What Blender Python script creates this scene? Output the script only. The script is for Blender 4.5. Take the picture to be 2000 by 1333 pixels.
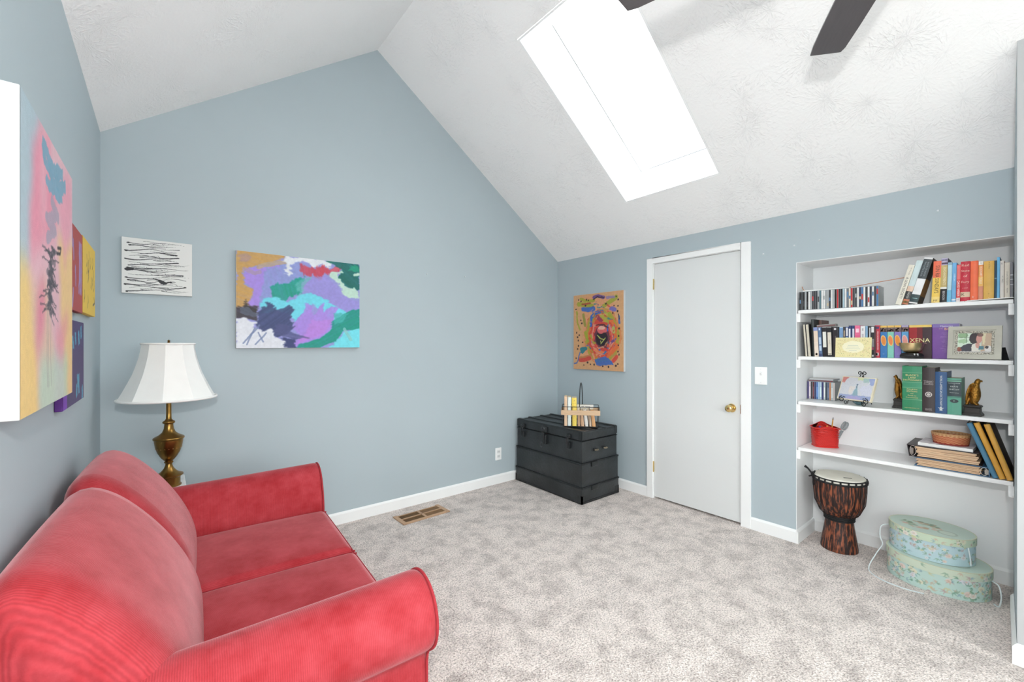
import bpy, bmesh, math, random
import numpy as np
from mathutils import Matrix, Vector, Euler

for _o in list(bpy.data.objects):
    bpy.data.objects.remove(_o, do_unlink=True)
SC = bpy.context.scene
COL = SC.collection
PI = math.pi
R_ = math.radians

# ------------------------------------------------------------------ camera
cam_d = bpy.data.cameras.new('camera')
cam_d.sensor_width = 36.0
cam_d.lens = 839.0 / 2000.0 * 36.0
cam_d.shift_y = 5.5 / 2000.0
cam_d.clip_start = 0.02
cam = bpy.data.objects.new('camera', cam_d)
COL.objects.link(cam)
cam.location = (0, 0, 1.345)
cam.rotation_euler = (R_(90), 0, R_(-39.1))
SC.camera = cam

# ------------------------------------------------------------------ world, lights, exposure
world = bpy.data.worlds.new('overcast_sky')
SC.world = world
world.use_nodes = True
bg = world.node_tree.nodes['Background']
# pale overcast sky above the horizon, darker ground below it
_nt = world.node_tree
_tc = _nt.nodes.new('ShaderNodeTexCoord'); _sx = _nt.nodes.new('ShaderNodeSeparateXYZ'); _rp = _nt.nodes.new('ShaderNodeValToRGB')
_nt.links.new(_tc.outputs['Generated'], _sx.inputs[0]); _nt.links.new(_sx.outputs[2], _rp.inputs[0])
_rp.color_ramp.elements[0].position = 0.0; _rp.color_ramp.elements[0].color = (0.22, 0.225, 0.21, 1)
_rp.color_ramp.elements[1].position = 0.03; _rp.color_ramp.elements[1].color = (1.0, 0.995, 0.985, 1)
_nt.links.new(_rp.outputs[0], bg.inputs[0])
bg.inputs[1].default_value = 6.2
SC.cycles.diffuse_bounces = 6
SC.cycles.max_bounces = 8
SC.cycles.adaptive_threshold = 0.02
SC.view_settings.view_transform = 'Standard'
SC.view_settings.look = 'None'
SC.view_settings.gamma = 1.0
SC.view_settings.use_curve_mapping = False
SC.view_settings.exposure = 0.53

def area(name, loc, direction, sx, sy, power=0.0, portal=False, color=(1, 1, 1)):
    d = bpy.data.lights.new(name, 'AREA')
    d.shape = 'RECTANGLE'
    d.size, d.size_y = sx, sy
    d.energy = power
    d.color = color
    if portal:
        d.cycles.is_portal = True
    o = bpy.data.objects.new(name, d)
    COL.objects.link(o)
    o.location = loc
    o.rotation_euler = Vector(direction).to_track_quat('-Z', 'Y').to_euler()
    return o

SLOPE = 0.713
SA = math.atan(SLOPE)
XL, XR, YB, YR = -0.271, 3.32, 3.30, -1.9      # room planes
RX, RZ = 1.313, 3.664                          # ridge
def ceil_r(x): return 2.233 + (3.32 - x) * SLOPE
def ceil_l(x): return RZ - (RX - x) * 0.7194

# daylight portals: skylight in the right slope and two added unseen windows
area('skylight_portal', (2.3675 + .36 * math.sin(SA), 1.757, ceil_r(2.3675) + .36 * math.cos(SA)),
     (-math.sin(SA), 0, -math.cos(SA)), 1.45, 0.78, portal=True)
area('added_rear_window_portal', (1.15, YR - .06, 1.50), (0, 1, 0), 2.5, 1.5, portal=True)
area('added_left_window_portal', (XL - .06, -1.00, 1.50), (1, 0, 0), 1.5, 1.5, portal=True)
# photographer's flash head just above the camera
fl = bpy.data.lights.new('camera_flash', 'POINT')
fl.energy = 52.0
fl.shadow_soft_size = 0.03
fl.color = (1.0, 0.985, 0.96)
flo = bpy.data.objects.new('camera_flash', fl)
COL.objects.link(flo)
flo.location = (0.0, -0.10, 1.70)

# ------------------------------------------------------------------ helpers
def lin(c):
    c = np.asarray(c, float)
    if c.max() > 1.001: c = c / 255.0
    return np.where(c <= 0.04045, c / 12.92, ((c + 0.055) / 1.055) ** 2.4)
def rgba(c):
    l = lin(c); return (float(l[0]), float(l[1]), float(l[2]), 1.0)

_mats = {}
def mat(name, col, rough=0.55, metal=0.0, var=0.06, scale=18.0, bump=0.0, bscale=120.0, sheen=0.0,
        coat=0.0, stretch=(1, 1, 1), spec=0.5, col2=None, c0=0.35, c1=0.7):
    if name in _mats: return _mats[name]
    m = bpy.data.materials.new(name); m.use_nodes = True
    nt = m.node_tree; b = nt.nodes['Principled BSDF']
    b.inputs['Roughness'].default_value = rough
    b.inputs['Metallic'].default_value = metal
    b.inputs['Specular IOR Level'].default_value = spec
    if sheen:
        b.inputs['Sheen Weight'].default_value = sheen
        b.inputs['Sheen Roughness'].default_value = 0.4
        b.inputs['Sheen Tint'].default_value = (1, .75, .78, 1)
    if coat: b.inputs['Coat Weight'].default_value = coat
    tc = nt.nodes.new('ShaderNodeTexCoord')
    mp = nt.nodes.new('ShaderNodeMapping'); mp.inputs['Scale'].default_value = stretch
    nt.links.new(tc.outputs['Object'], mp.inputs['Vector'])
    n = nt.nodes.new('ShaderNodeTexNoise'); n.inputs['Scale'].default_value = scale
    n.inputs['Detail'].default_value = 2
    nt.links.new(mp.outputs[0], n.inputs['Vector'])
    r = nt.nodes.new('ShaderNodeValToRGB')
    l = lin(col)
    if col2 is None:
        a, c = l * (1 - var), np.minimum(l * (1 + var), 1)
    else:
        a, c = l, lin(col2)
    r.color_ramp.elements[0].position = c0; r.color_ramp.elements[1].position = c1
    r.color_ramp.elements[0].color = (*map(float, a), 1); r.color_ramp.elements[1].color = (*map(float, c), 1)
    nt.links.new(n.outputs['Fac'], r.inputs[0]); nt.links.new(r.outputs[0], b.inputs['Base Color'])
    if bump:
        n2 = nt.nodes.new('ShaderNodeTexNoise'); n2.inputs['Scale'].default_value = bscale
        n2.inputs['Detail'].default_value = 3
        nt.links.new(mp.outputs[0], n2.inputs['Vector'])
        bp = nt.nodes.new('ShaderNodeBump'); bp.inputs['Strength'].default_value = bump
        bp.inputs['Distance'].default_value = 0.01
        nt.links.new(n2.outputs['Fac'], bp.inputs['Height']); nt.links.new(bp.outputs[0], b.inputs['Normal'])
    _mats[name] = m
    return m

def paint_mat(name='painted_colour', rough=0.55, bump=0.0):
    if name in _mats: return _mats[name]
    m = bpy.data.materials.new(name); m.use_nodes = True
    nt = m.node_tree; b = nt.nodes['Principled BSDF']; b.inputs['Roughness'].default_value = rough
    a = nt.nodes.new('ShaderNodeAttribute'); a.attribute_name = 'Col'
    nt.links.new(a.outputs['Color'], b.inputs['Base Color'])
    if bump:
        n2 = nt.nodes.new('ShaderNodeTexNoise'); n2.inputs['Scale'].default_value = 300
        tc = nt.nodes.new('ShaderNodeTexCoord'); nt.links.new(tc.outputs['Object'], n2.inputs['Vector'])
        bp = nt.nodes.new('ShaderNodeBump'); bp.inputs['Strength'].default_value = bump
        bp.inputs['Distance'].default_value = 0.003
        nt.links.new(n2.outputs['Fac'], bp.inputs['Height']); nt.links.new(bp.outputs[0], b.inputs['Normal'])
    _mats[name] = m
    return m

def cmat(c, rough=0.5, **k):
    c = tuple(int(v) for v in c)
    return mat('colour_%d_%d_%d_%d' % (*c, int(rough * 100)), c, rough, **k)

class MB:
    """collects geometry for ONE mesh object"""
    def __init__(s): s.v = []; s.f = []
    def add(s, vs, fs):
        o = len(s.v); s.v += [tuple(map(float, p)) for p in vs]
        s.f += [tuple(i + o for i in f) for f in fs]; return s
    def box(s, x0, x1, y0, y1, z0, z1):
        x0, x1 = min(x0, x1), max(x0, x1); y0, y1 = min(y0, y1), max(y0, y1); z0, z1 = min(z0, z1), max(z0, z1)
        v = [(x0,y0,z0),(x1,y0,z0),(x1,y1,z0),(x0,y1,z0),(x0,y0,z1),(x1,y0,z1),(x1,y1,z1),(x0,y1,z1)]
        return s.add(v, [(0,3,2,1),(4,5,6,7),(0,1,5,4),(1,2,6,5),(2,3,7,6),(3,0,4,7)])
    def prism(s, pts, axis, a, b):
        """2D outline extruded along an axis from a to b; outline coords are the other two axes in xyz order"""
        n = len(pts)
        def P(p, t):
            if axis == 'x': return (t, p[0], p[1])
            if axis == 'y': return (p[0], t, p[1])
            return (p[0], p[1], t)
        v = [P(p, a) for p in pts] + [P(p, b) for p in pts]
        f = [tuple(range(n))[::-1], tuple(range(n, 2 * n))]
        f += [(i, (i + 1) % n, n + (i + 1) % n, n + i) for i in range(n)]
        return s.add(v, f)
    def rings(s, rings, closed=True, cap0=True, cap1=True):
        n = len(rings[0]); v = [p for r in rings for p in r]; f = []
        for i in range(len(rings) - 1):
            for j in range(n if closed else n - 1):
                k = (j + 1) % n
                f.append((i*n+j, i*n+k, (i+1)*n+k, (i+1)*n+j))
        if cap0: f.append(tuple(range(n))[::-1])
        if cap1: f.append(tuple((len(rings)-1)*n + j for j in range(n)))
        return s.add(v, f)
    def lathe(s, prof, n=32, cx=0, cy=0, sx=1.0, sy=1.0, cap0=True, cap1=True):
        rs = [[(cx + r*sx*math.cos(2*PI*j/n), cy + r*sy*math.sin(2*PI*j/n), z) for j in range(n)] for r, z in prof]
        return s.rings(rs, True, cap0, cap1)
    def tube(s, pts, r, n=8, closed=False):
        P = [Vector(p) for p in pts]; m = len(P); rs = []
        up = None
        for i in range(m):
            if closed: t = P[(i+1) % m] - P[i-1]
            else: t = P[min(i+1, m-1)] - P[max(i-1, 0)]
            if t.length < 1e-9: t = Vector((0, 0, 1))
            t.normalize()
            if up is None:
                up = Vector((0, 0, 1)) if abs(t.z) < .9 else Vector((1, 0, 0))
            a = up - t * up.dot(t)
            if a.length < 1e-6: a = t.orthogonal()
            a.normalize(); up = a; b = t.cross(a)
            rr = r[i] if isinstance(r, (list, tuple)) else r
            rs.append([P[i] + a*(rr*math.cos(2*PI*j/n)) + b*(rr*math.sin(2*PI*j/n)) for j in range(n)])
        if closed: rs.append(rs[0]); return s.rings(rs, True, False, False)
        return s.rings(rs)
    def rbox(s, x0, x1, y0, y1, z0, z1, r, k=4, m=6, puff=0.0):
        """rounded box; puff bulges the z faces"""
        c = np.array([(x0+x1)/2, (y0+y1)/2, (z0+z1)/2]); h = np.array([(x1-x0)/2, (y1-y0)/2, (z1-z0)/2])
        r = min(r, h.min() * .999)
        def ax(hh):
            e = [hh - r + r * math.tan(R_(45) * i / k) for i in range(k + 1)]
            mid = list(np.linspace(-(hh - r), hh - r, m + 1))[1:-1]
            return [-q for q in e[::-1]] + mid + e
        A = [ax(q) for q in h]
        for d in range(3):
            u, w = [(1, 2), (2, 0), (0, 1)][d]
            for sg in (-1, 1):
                U, W = A[u], A[w]; vs = []
                for a in U:
                    for b in W:
                        p = np.zeros(3); p[d] = sg * h[d]; p[u] = a; p[w] = b
                        q = np.clip(p, -(h - r), h - r); dd = p - q; L = np.linalg.norm(dd)
                        p = q + dd / L * r if L > 1e-9 else p
                        if puff:
                            g = max(0, 1 - (p[0]/h[0])**2) * max(0, 1 - (p[1]/h[1])**2)
                            p[2] += puff * g ** .6 * (p[2] / h[2])
                        vs.append(p + c)
                nU, nW = len(U), len(W); fs = []
                for i in range(nU - 1):
                    for j in range(nW - 1):
                        q4 = (i*nW+j, (i+1)*nW+j, (i+1)*nW+j+1, i*nW+j+1)
                        fs.append(q4 if sg > 0 else q4[::-1])
                s.add(vs, fs)
        return s
    def build(s, name, m, parent=None, smooth=False, merge=False, bevel=0.0, angle=35):
        me = bpy.data.meshes.new(name)
        me.from_pydata(s.v, [], s.f)
        if merge or bevel:
            bm = bmesh.new(); bm.from_mesh(me)
            bmesh.ops.remove_doubles(bm, verts=bm.verts, dist=1e-5)
            if bevel:
                ed = [e for e in bm.edges if len(e.link_faces) == 2 and e.calc_face_angle(0) > R_(30)]
                bmesh.ops.bevel(bm, geom=ed, offset=bevel, segments=2, profile=.5, affect='EDGES')
            bm.to_mesh(me); bm.free()
        me.update()
        return obj(name, me, m, parent, smooth, angle)

def obj(name, me, m, parent=None, smooth=False, angle=35):
    if m is not None:
        for q in (m if isinstance(m, (list, tuple)) else [m]): me.materials.append(q)
    if smooth:
        me.polygons.foreach_set('use_smooth', [True] * len(me.polygons))
        try: me.set_sharp_from_angle(angle=R_(angle))
        except Exception: pass
    o = bpy.data.objects.new(name, me)
    COL.objects.link(o)
    if parent is not None: o.parent = parent
    return o

def thing(name, label, cat, loc=(0, 0, 0), rot=(0, 0, 0), group=None):
    o = bpy.data.objects.new(name, None); COL.objects.link(o)
    o.empty_display_size = 0.05
    o.location = loc; o.rotation_euler = rot
    return tag(o, label, cat, group)
def tag(o, label, cat, group=None, kind=None):
    o['label'] = label; o['category'] = cat
    if group: o['group'] = group
    if kind: o['kind'] = kind
    return o
def struct(o, label, cat):
    return tag(o, label, cat, None, 'structure')
def place(o, loc, rot=(0, 0, 0)):
    o.location = loc; o.rotation_euler = rot; return o

FB = 0.0            # things on the back wall: local x right, y into the wall
FR = -PI / 2        # things on the right wall
FL = PI / 2         # things on the left wall

def grid_paint(name, img, w, h, parent, x0=0.0, z0=0.0, y=0.0, m=None, surf=None):
    """img (rows top to bottom, sRGB 0-255) as a vertex-coloured sheet in the local xz plane, facing -y"""
    ny, nx = img.shape[:2]
    U, V = np.meshgrid(np.linspace(0, 1, nx), np.linspace(0, 1, ny))
    if surf is None:
        P = np.stack([x0 + U * w, np.full_like(U, y), z0 + (1 - V) * h], -1)
    else:
        P = surf(U, 1 - V)
    idx = np.arange(nx * ny).reshape(ny, nx)
    F = np.stack([idx[1:, :-1], idx[1:, 1:], idx[:-1, 1:], idx[:-1, :-1]], -1).reshape(-1, 4)
    me = bpy.data.meshes.new(name)
    me.from_pydata(P.reshape(-1, 3).tolist(), [], F.tolist())
    ca = me.color_attributes.new('Col', 'FLOAT_COLOR', 'POINT')
    c = np.ones((nx * ny, 4), np.float32); c[:, :3] = lin(np.clip(img, 0, 255).reshape(-1, 3) / 255.0)
    ca.data.foreach_set('color', c.ravel())
    me.update()
    return obj(name, me, m or paint_mat(bump=.25), parent, surf is not None, 40)

_txt = {}
def text(s, size, parent, m, x=0.0, z=0.0, y=-0.0006, rot='h', name='lettering', squash=1.0, align='CENTER'):
    key = (s, align)
    if key not in _txt:
        cu = bpy.data.curves.new('lettering', 'FONT'); cu.body = s; cu.size = 1.0; cu.resolution_u = 2
        cu.align_x = align; cu.align_y = 'CENTER'
        o = bpy.data.objects.new('lettering_tmp', cu); COL.objects.link(o)
        dg = bpy.context.evaluated_depsgraph_get()
        me = bpy.data.meshes.new_from_object(o.evaluated_get(dg))
        bpy.data.objects.remove(o, do_unlink=True)
        v = np.zeros(len(me.vertices) * 3); me.vertices.foreach_get('co', v)
        _txt[key] = (v.reshape(-1, 3), [tuple(p.vertices) for p in me.polygons])
        bpy.data.meshes.remove(me)
    v, f = _txt[key]
    a, b = v[:, 0] * size * squash, v[:, 1] * size
    if rot == 'h': X, Z = a, b
    elif rot == 'd': X, Z = b, -a          # reads downwards
    else: X, Z = -b, a                     # reads upwards
    P = np.stack([x + X, np.full(len(X), y), z + Z], -1)
    me = bpy.data.meshes.new(name); me.from_pydata(P.tolist(), [], f); me.update()
    return obj(name, me, m, parent)

# ---- small numpy painting kit (canvases, prints)
def vnoise(ny, nx, cells, seed, octaves=3):
    g = np.random.default_rng(seed); out = np.zeros((ny, nx)); amp, tot = 1.0, 0.0
    asp = max(1, round(cells * ny / nx))
    for o in range(octaves):
        cx, cy = cells * 2**o, asp * 2**o
        a = g.random((cy + 2, cx + 2))
        yy = np.linspace(0, cy, ny); xx = np.linspace(0, cx, nx)
        y0 = np.minimum(yy.astype(int), cy); x0 = np.minimum(xx.astype(int), cx)
        fy = (yy - y0)[:, None]; fx = (xx - x0)[None, :]
        fy = fy*fy*(3-2*fy); fx = fx*fx*(3-2*fx)
        v = a[y0][:, x0]*(1-fy)*(1-fx) + a[y0][:, x0+1]*(1-fy)*fx + a[y0+1][:, x0]*fy*(1-fx) + a[y0+1][:, x0+1]*fy*fx
        out += v * amp; tot += amp; amp *= .5
    return out / tot

class Canvas:
    def __init__(s, nx, ny, base, seed=1, conv=None):
        s.nx, s.ny = nx, ny
        s.img = np.tile(np.array(base, float), (ny, nx, 1))
        s.U, s.V = np.meshgrid((np.arange(nx) + .5) / nx, (np.arange(ny) + .5) / ny)
        s.seed = seed; s.conv = conv or (lambda p: p); s.asp = ny / nx; s.soft = 0.0; s.feather = 0.0
    def _n(s, cells, o=3):
        s.seed += 1; return vnoise(s.ny, s.nx, cells, s.seed, o)
    def blend(s, a, c):
        s.img = s.img * (1 - a[..., None]) + np.array(c, float) * a[..., None]
    def poly(s, pts, c, rag=.02, soft=None, streak=.0, ang=0.0, cells=14, feather=None):
        pts = [s.conv(p) for p in pts]
        u = s.U + (s._n(cells) - .5) * rag * 2; v = s.V + (s._n(cells) - .5) * rag * 2 / s.asp
        fe = s.feather if feather is None else feather
        if fe:
            g = np.random.default_rng(s.seed + 7); tt = g.random(4000); wv = (s.U * (-math.sin(ang)) + s.V * s.asp * math.cos(ang) + 2)
            dd = (tt[(wv * 130).astype(int) % 4000] + .7 * tt[(wv * 45).astype(int) % 4000] - .85) * fe
            u = u + dd * math.cos(ang); v = v + dd * math.sin(ang) / s.asp
        ins = np.zeros((s.ny, s.nx), bool); n = len(pts)
        for i in range(n):
            (x1, y1), (x2, y2) = pts[i], pts[(i + 1) % n]
            if y1 == y2: continue
            cnd = ((y1 > v) != (y2 > v)) & (u < (x2 - x1) * (v - y1) / (y2 - y1) + x1)
            ins ^= cnd
        a = ins.astype(float)
        if streak:
            ca, sa = math.cos(ang), math.sin(ang)
            w = s.U * (-sa) + s.V * s.asp * ca; l = s.U * ca + s.V * s.asp * sa
            g = np.random.default_rng(s.seed + 77); t = g.random(900)
            st = t[(np.abs(w) * 150).astype(int) % 900] * .6 + .4 * t[((np.abs(w) * 60).astype(int) + (np.abs(l) * 3).astype(int) * 7) % 900]
            a = a * (1 - streak * st)
        sf = s.soft if soft is None else soft
        if sf: a = s.blur(a, sf)
        s.blend(a, c); return s
    def blur(s, a, r):
        for ax, k in ((1, max(1, int(r * s.nx))), (0, max(1, int(r * s.nx)))):
            for _ in range(2):
                p = np.pad(a, [(k, k) if q == ax else (0, 0) for q in (0, 1)], mode='edge'); cs = np.cumsum(p, ax)
                z = np.take(cs, range(2*k, p.shape[ax]), ax) - np.concatenate([np.zeros_like(np.take(cs, [0], ax)), np.take(cs, range(0, p.shape[ax] - 2*k - 1), ax)], ax)
                a = z / (2*k + 1)
        return a
    def stroke(s, pts, w, c, alpha=1.0, rag=.0, taper=False):
        pts = [s.conv(p) for p in pts]
        u = s.U; v = s.V * s.asp
        if rag: u = u + (s._n(20) - .5) * rag; v = v + (s._n(20) - .5) * rag
        best = np.full((s.ny, s.nx), 9.0); m = len(pts) - 1
        for i in range(m):
            x1, y1 = pts[i][0], pts[i][1] * s.asp; x2, y2 = pts[i+1][0], pts[i+1][1] * s.asp
            dx, dy = x2 - x1, y2 - y1; L = dx*dx + dy*dy + 1e-12
            t = np.clip(((u - x1)*dx + (v - y1)*dy) / L, 0, 1)
            d = np.hypot(u - x1 - t*dx, v - y1 - t*dy)
            if taper: d = d / np.maximum(1 - ((i + t) / m) * .85, .1)
            best = np.minimum(best, d)
        px = 1.0 / s.nx
        s.blend(np.clip((w/2 - best) / px + .5, 0, 1) * alpha, c); return s
    def ellipse(s, c0, rx, ry, c, alpha=1.0, rag=0.0, ring=None):
        cx, cy = s.conv(c0); u = s.U; v = s.V
        if rag: u = u + (s._n(16) - .5) * rag; v = v + (s._n(16) - .5) * rag / s.asp
        d = np.hypot((u - cx) / rx, (v - cy) / ry)
        a = np.clip((1 - d) * rx * s.nx + .5, 0, 1)
        if ring: a = a * np.clip((d - ring) * rx * s.nx + .5, 0, 1)
        s.blend(a * alpha, c); return s
    def grain(s, amt, cells=60):
        s.img = s.img * (1 + (s._n(cells, 2) - .5)[..., None] * amt); return s

ORD = ['zeroth','first','second','third','fourth','fifth','sixth','seventh','eighth','ninth','tenth','eleventh','twelfth',
       'thirteenth','fourteenth','fifteenth','sixteenth','seventeenth','eighteenth','nineteenth','twentieth']
def ordw(n):
    if n <= 20: return ORD[n]
    t = {2: 'twenty', 3: 'thirty', 4: 'forty'}[n // 10]
    return {2: 'twentieth', 3: 'thirtieth', 4: 'fortieth'}[n // 10] if n % 10 == 0 else t + '-' + ORD[n % 10]

# ------------------------------------------------------------------ surface materials
WALLC = (177, 190, 196)
m_wall = mat('blue_grey_wall_paint', WALLC, .6, var=.015, scale=1.3)
m_white = mat('white_trim_paint', (244, 245, 245), .38, var=.01, scale=3)
m_alcove = mat('white_alcove_paint', (245, 246, 247), .5, var=.012, scale=2.5)
m_endwall = mat('pale_end_wall_paint', (182, 184, 185), .55, var=.01, scale=2)
m_door = mat('white_door_paint', (222, 224, 224), .42, var=.008, scale=2)
m_brass = mat('polished_brass', (232, 204, 140), .18, 1.0, var=.05)
m_black = mat('black_satin', (24, 24, 26), .5, var=.15)
m_dark = mat('dark_void', (14, 14, 14), .9)

def ceiling_material():
    m = bpy.data.materials.new('stomped_ceiling_texture'); m.use_nodes = True
    nt = m.node_tree; N = nt.nodes; L = nt.links; b = N['Principled BSDF']
    b.inputs['Base Color'].default_value = rgba((250, 250, 250)); b.inputs['Roughness'].default_value = .75
    tc = N.new('ShaderNodeTexCoord'); sp = N.new('ShaderNodeSeparateXYZ'); L.new(tc.outputs['Object'], sp.inputs[0])
    cb = N.new('ShaderNodeCombineXYZ')
    mx = N.new('ShaderNodeMath'); mx.operation = 'MULTIPLY'; mx.inputs[1].default_value = 1.228 * 4.2
    my = N.new('ShaderNodeMath'); my.operation = 'MULTIPLY'; my.inputs[1].default_value = 4.2
    L.new(sp.outputs[0], mx.inputs[0]); L.new(sp.outputs[1], my.inputs[0])
    L.new(mx.outputs[0], cb.inputs[0]); L.new(my.outputs[0], cb.inputs[1])
    heights = []
    for off, w in ((0.0, 1.0), (17.3, .8)):
        ad = N.new('ShaderNodeVectorMath'); ad.operation = 'ADD'; ad.inputs[1].default_value = (off, off * .7, 0)
        L.new(cb.outputs[0], ad.inputs[0])
        vo = N.new('ShaderNodeTexVoronoi'); vo.voronoi_dimensions = '2D'; vo.inputs['Scale'].default_value = 1.0
        L.new(ad.outputs[0], vo.inputs['Vector'])
        sb = N.new('ShaderNodeVectorMath'); sb.operation = 'SUBTRACT'
        L.new(ad.outputs[0], sb.inputs[0]); L.new(vo.outputs['Position'], sb.inputs[1])
        s2 = N.new('ShaderNodeSeparateXYZ'); L.new(sb.outputs[0], s2.inputs[0])
        at = N.new('ShaderNodeMath'); at.operation = 'ARCTAN2'; L.new(s2.outputs[1], at.inputs[0]); L.new(s2.outputs[0], at.inputs[1])
        am = N.new('ShaderNodeMath'); am.operation = 'MULTIPLY'; am.inputs[1].default_value = 4.0; L.new(at.outputs[0], am.inputs[0])
        rm = N.new('ShaderNodeMath'); rm.operation = 'MULTIPLY'; rm.inputs[1].default_value = 3.2; L.new(vo.outputs['Distance'], rm.inputs[0])
        s3 = N.new('ShaderNodeSeparateColor'); L.new(vo.outputs['Color'], s3.inputs[0])
        cm = N.new('ShaderNodeMath'); cm.operation = 'MULTIPLY'; cm.inputs[1].default_value = 40; L.new(s3.outputs[0], cm.inputs[0])
        c3 = N.new('ShaderNodeCombineXYZ'); L.new(am.outputs[0], c3.inputs[0]); L.new(rm.outputs[0], c3.inputs[1]); L.new(cm.outputs[0], c3.inputs[2])
        no = N.new('ShaderNodeTexNoise'); no.inputs['Scale'].default_value = 2.4; no.inputs['Detail'].default_value = 3
        L.new(c3.outputs[0], no.inputs['Vector'])
        rp = N.new('ShaderNodeValToRGB'); rp.color_ramp.elements[0].position = .50; rp.color_ramp.elements[1].position = .72
        L.new(no.outputs['Fac'], rp.inputs[0])
        sc = N.new('ShaderNodeMath'); sc.operation = 'MULTIPLY'; sc.inputs[1].default_value = w; L.new(rp.outputs[0], sc.inputs[0])
        heights.append(sc)
    add = N.new('ShaderNodeMath'); add.operation = 'ADD'; L.new(heights[0].outputs[0], add.inputs[0]); L.new(heights[1].outputs[0], add.inputs[1])
    nk = N.new('ShaderNodeTexNoise'); nk.inputs['Scale'].default_value = 3.0; nk.inputs['Detail'].default_value = 2; L.new(tc.outputs['Object'], nk.inputs['Vector'])
    rk = N.new('ShaderNodeValToRGB'); rk.color_ramp.elements[0].position = .40; rk.color_ramp.elements[1].position = .62; rk.color_ramp.elements[0].color = (.15, .15, .15, 1); L.new(nk.outputs['Fac'], rk.inputs[0])
    mk = N.new('ShaderNodeMath'); mk.operation = 'MULTIPLY'; L.new(add.outputs[0], mk.inputs[0]); L.new(rk.outputs[0], mk.inputs[1]); add = mk
    nf = N.new('ShaderNodeTexNoise'); nf.inputs['Scale'].default_value = 60; L.new(tc.outputs['Object'], nf.inputs['Vector'])
    nm = N.new('ShaderNodeMath'); nm.operation = 'MULTIPLY_ADD'; nm.inputs[1].default_value = .5
    L.new(nf.outputs['Fac'], nm.inputs[0]); L.new(add.outputs[0], nm.inputs[2])
    bp = N.new('ShaderNodeBump'); bp.inputs['Strength'].default_value = .55; bp.inputs['Distance'].default_value = .004
    L.new(nm.outputs[0], bp.inputs['Height']); L.new(bp.outputs[0], b.inputs['Normal'])
    return m
m_ceil = ceiling_material()

def carpet_material():
    m = bpy.data.materials.new('cut_pile_carpet'); m.use_nodes = True
    nt = m.node_tree; N = nt.nodes; L = nt.links; b = N['Principled BSDF']
    b.inputs['Roughness'].default_value = .95; b.inputs['Specular IOR Level'].default_value = .1
    b.inputs['Sheen Weight'].default_value = .15
    tc = N.new('ShaderNodeTexCoord')
    n1 = N.new('ShaderNodeTexNoise'); n1.inputs['Scale'].default_value = 8; n1.inputs['Detail'].default_value = 9; n1.inputs['Roughness'].default_value = .72
    n1.inputs['Distortion'].default_value = .15
    n2 = N.new('ShaderNodeTexNoise'); n2.inputs['Scale'].default_value = 120; n2.inputs['Detail'].default_value = 3
    n3 = N.new('ShaderNodeTexVoronoi'); n3.inputs['Scale'].default_value = 190
    for n in (n1, n2, n3): L.new(tc.outputs['Object'], n.inputs['Vector'])
    r1 = N.new('ShaderNodeValToRGB'); e = r1.color_ramp.elements
    e[0].position = .36; e[0].color = rgba((202, 191, 186)); e[1].position = .56; e[1].color = rgba((246, 234, 228))
    L.new(n1.outputs['Fac'], r1.inputs[0])
    r2 = N.new('ShaderNodeValToRGB'); e = r2.color_ramp.elements
    e[0].position = .34; e[0].color = rgba((150, 145, 142)); e[1].position = .56; e[1].color = rgba((255, 255, 255))
    L.new(n2.outputs['Fac'], r2.inputs[0])
    mx = N.new('ShaderNodeMixRGB'); mx.blend_type = 'MULTIPLY'; mx.inputs[0].default_value = .75
    L.new(r1.outputs[0], mx.inputs[1]); L.new(r2.outputs[0], mx.inputs[2]); L.new(mx.outputs[0], b.inputs['Base Color'])
    ad = N.new('ShaderNodeMath'); ad.operation = 'MULTIPLY_ADD'; ad.inputs[1].default_value = .6
    L.new(n2.outputs['Fac'], ad.inputs[0]); L.new(n3.outputs['Distance'], ad.inputs[2])
    bp = N.new('ShaderNodeBump'); bp.inputs['Strength'].default_value = .6; bp.inputs['Distance'].default_value = .008
    L.new(ad.outputs[0], bp.inputs['Height']); L.new(bp.outputs[0], b.inputs['Normal'])
    return m
m_carpet = carpet_material()

def pane_material():
    m = bpy.data.materials.new('clear_pane'); m.use_nodes = True
    nt = m.node_tree; N = nt.nodes; N.remove(N['Principled BSDF'])
    t = N.new('ShaderNodeBsdfTransparent'); t.inputs[0].default_value = (.94, .97, .97, 1)
    g = N.new('ShaderNodeBsdfGlossy'); g.inputs['Roughness'].default_value = .03
    x = N.new('ShaderNodeMixShader'); x.inputs[0].default_value = .05
    nt.links.new(t.outputs[0], x.inputs[1]); nt.links.new(g.outputs[0], x.inputs[2])
    nt.links.new(x.outputs[0], N['Material Output'].inputs[0])
    return m
m_pane = pane_material()

# ------------------------------------------------------------------ room shell
AY0, AY1, AX, AZ = 0.083, 1.038, 3.655, 1.89      # alcove: y range, back plane, top
DY0, DY1, DZ = 1.385, 2.14, 2.055                 # door opening

o = MB().box(-.5, 3.9, -2.1, 3.5, -.12, 0).build('floor', m_carpet)
struct(o, 'pale grey mottled cut pile carpet covering the whole floor', 'floor')

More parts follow.
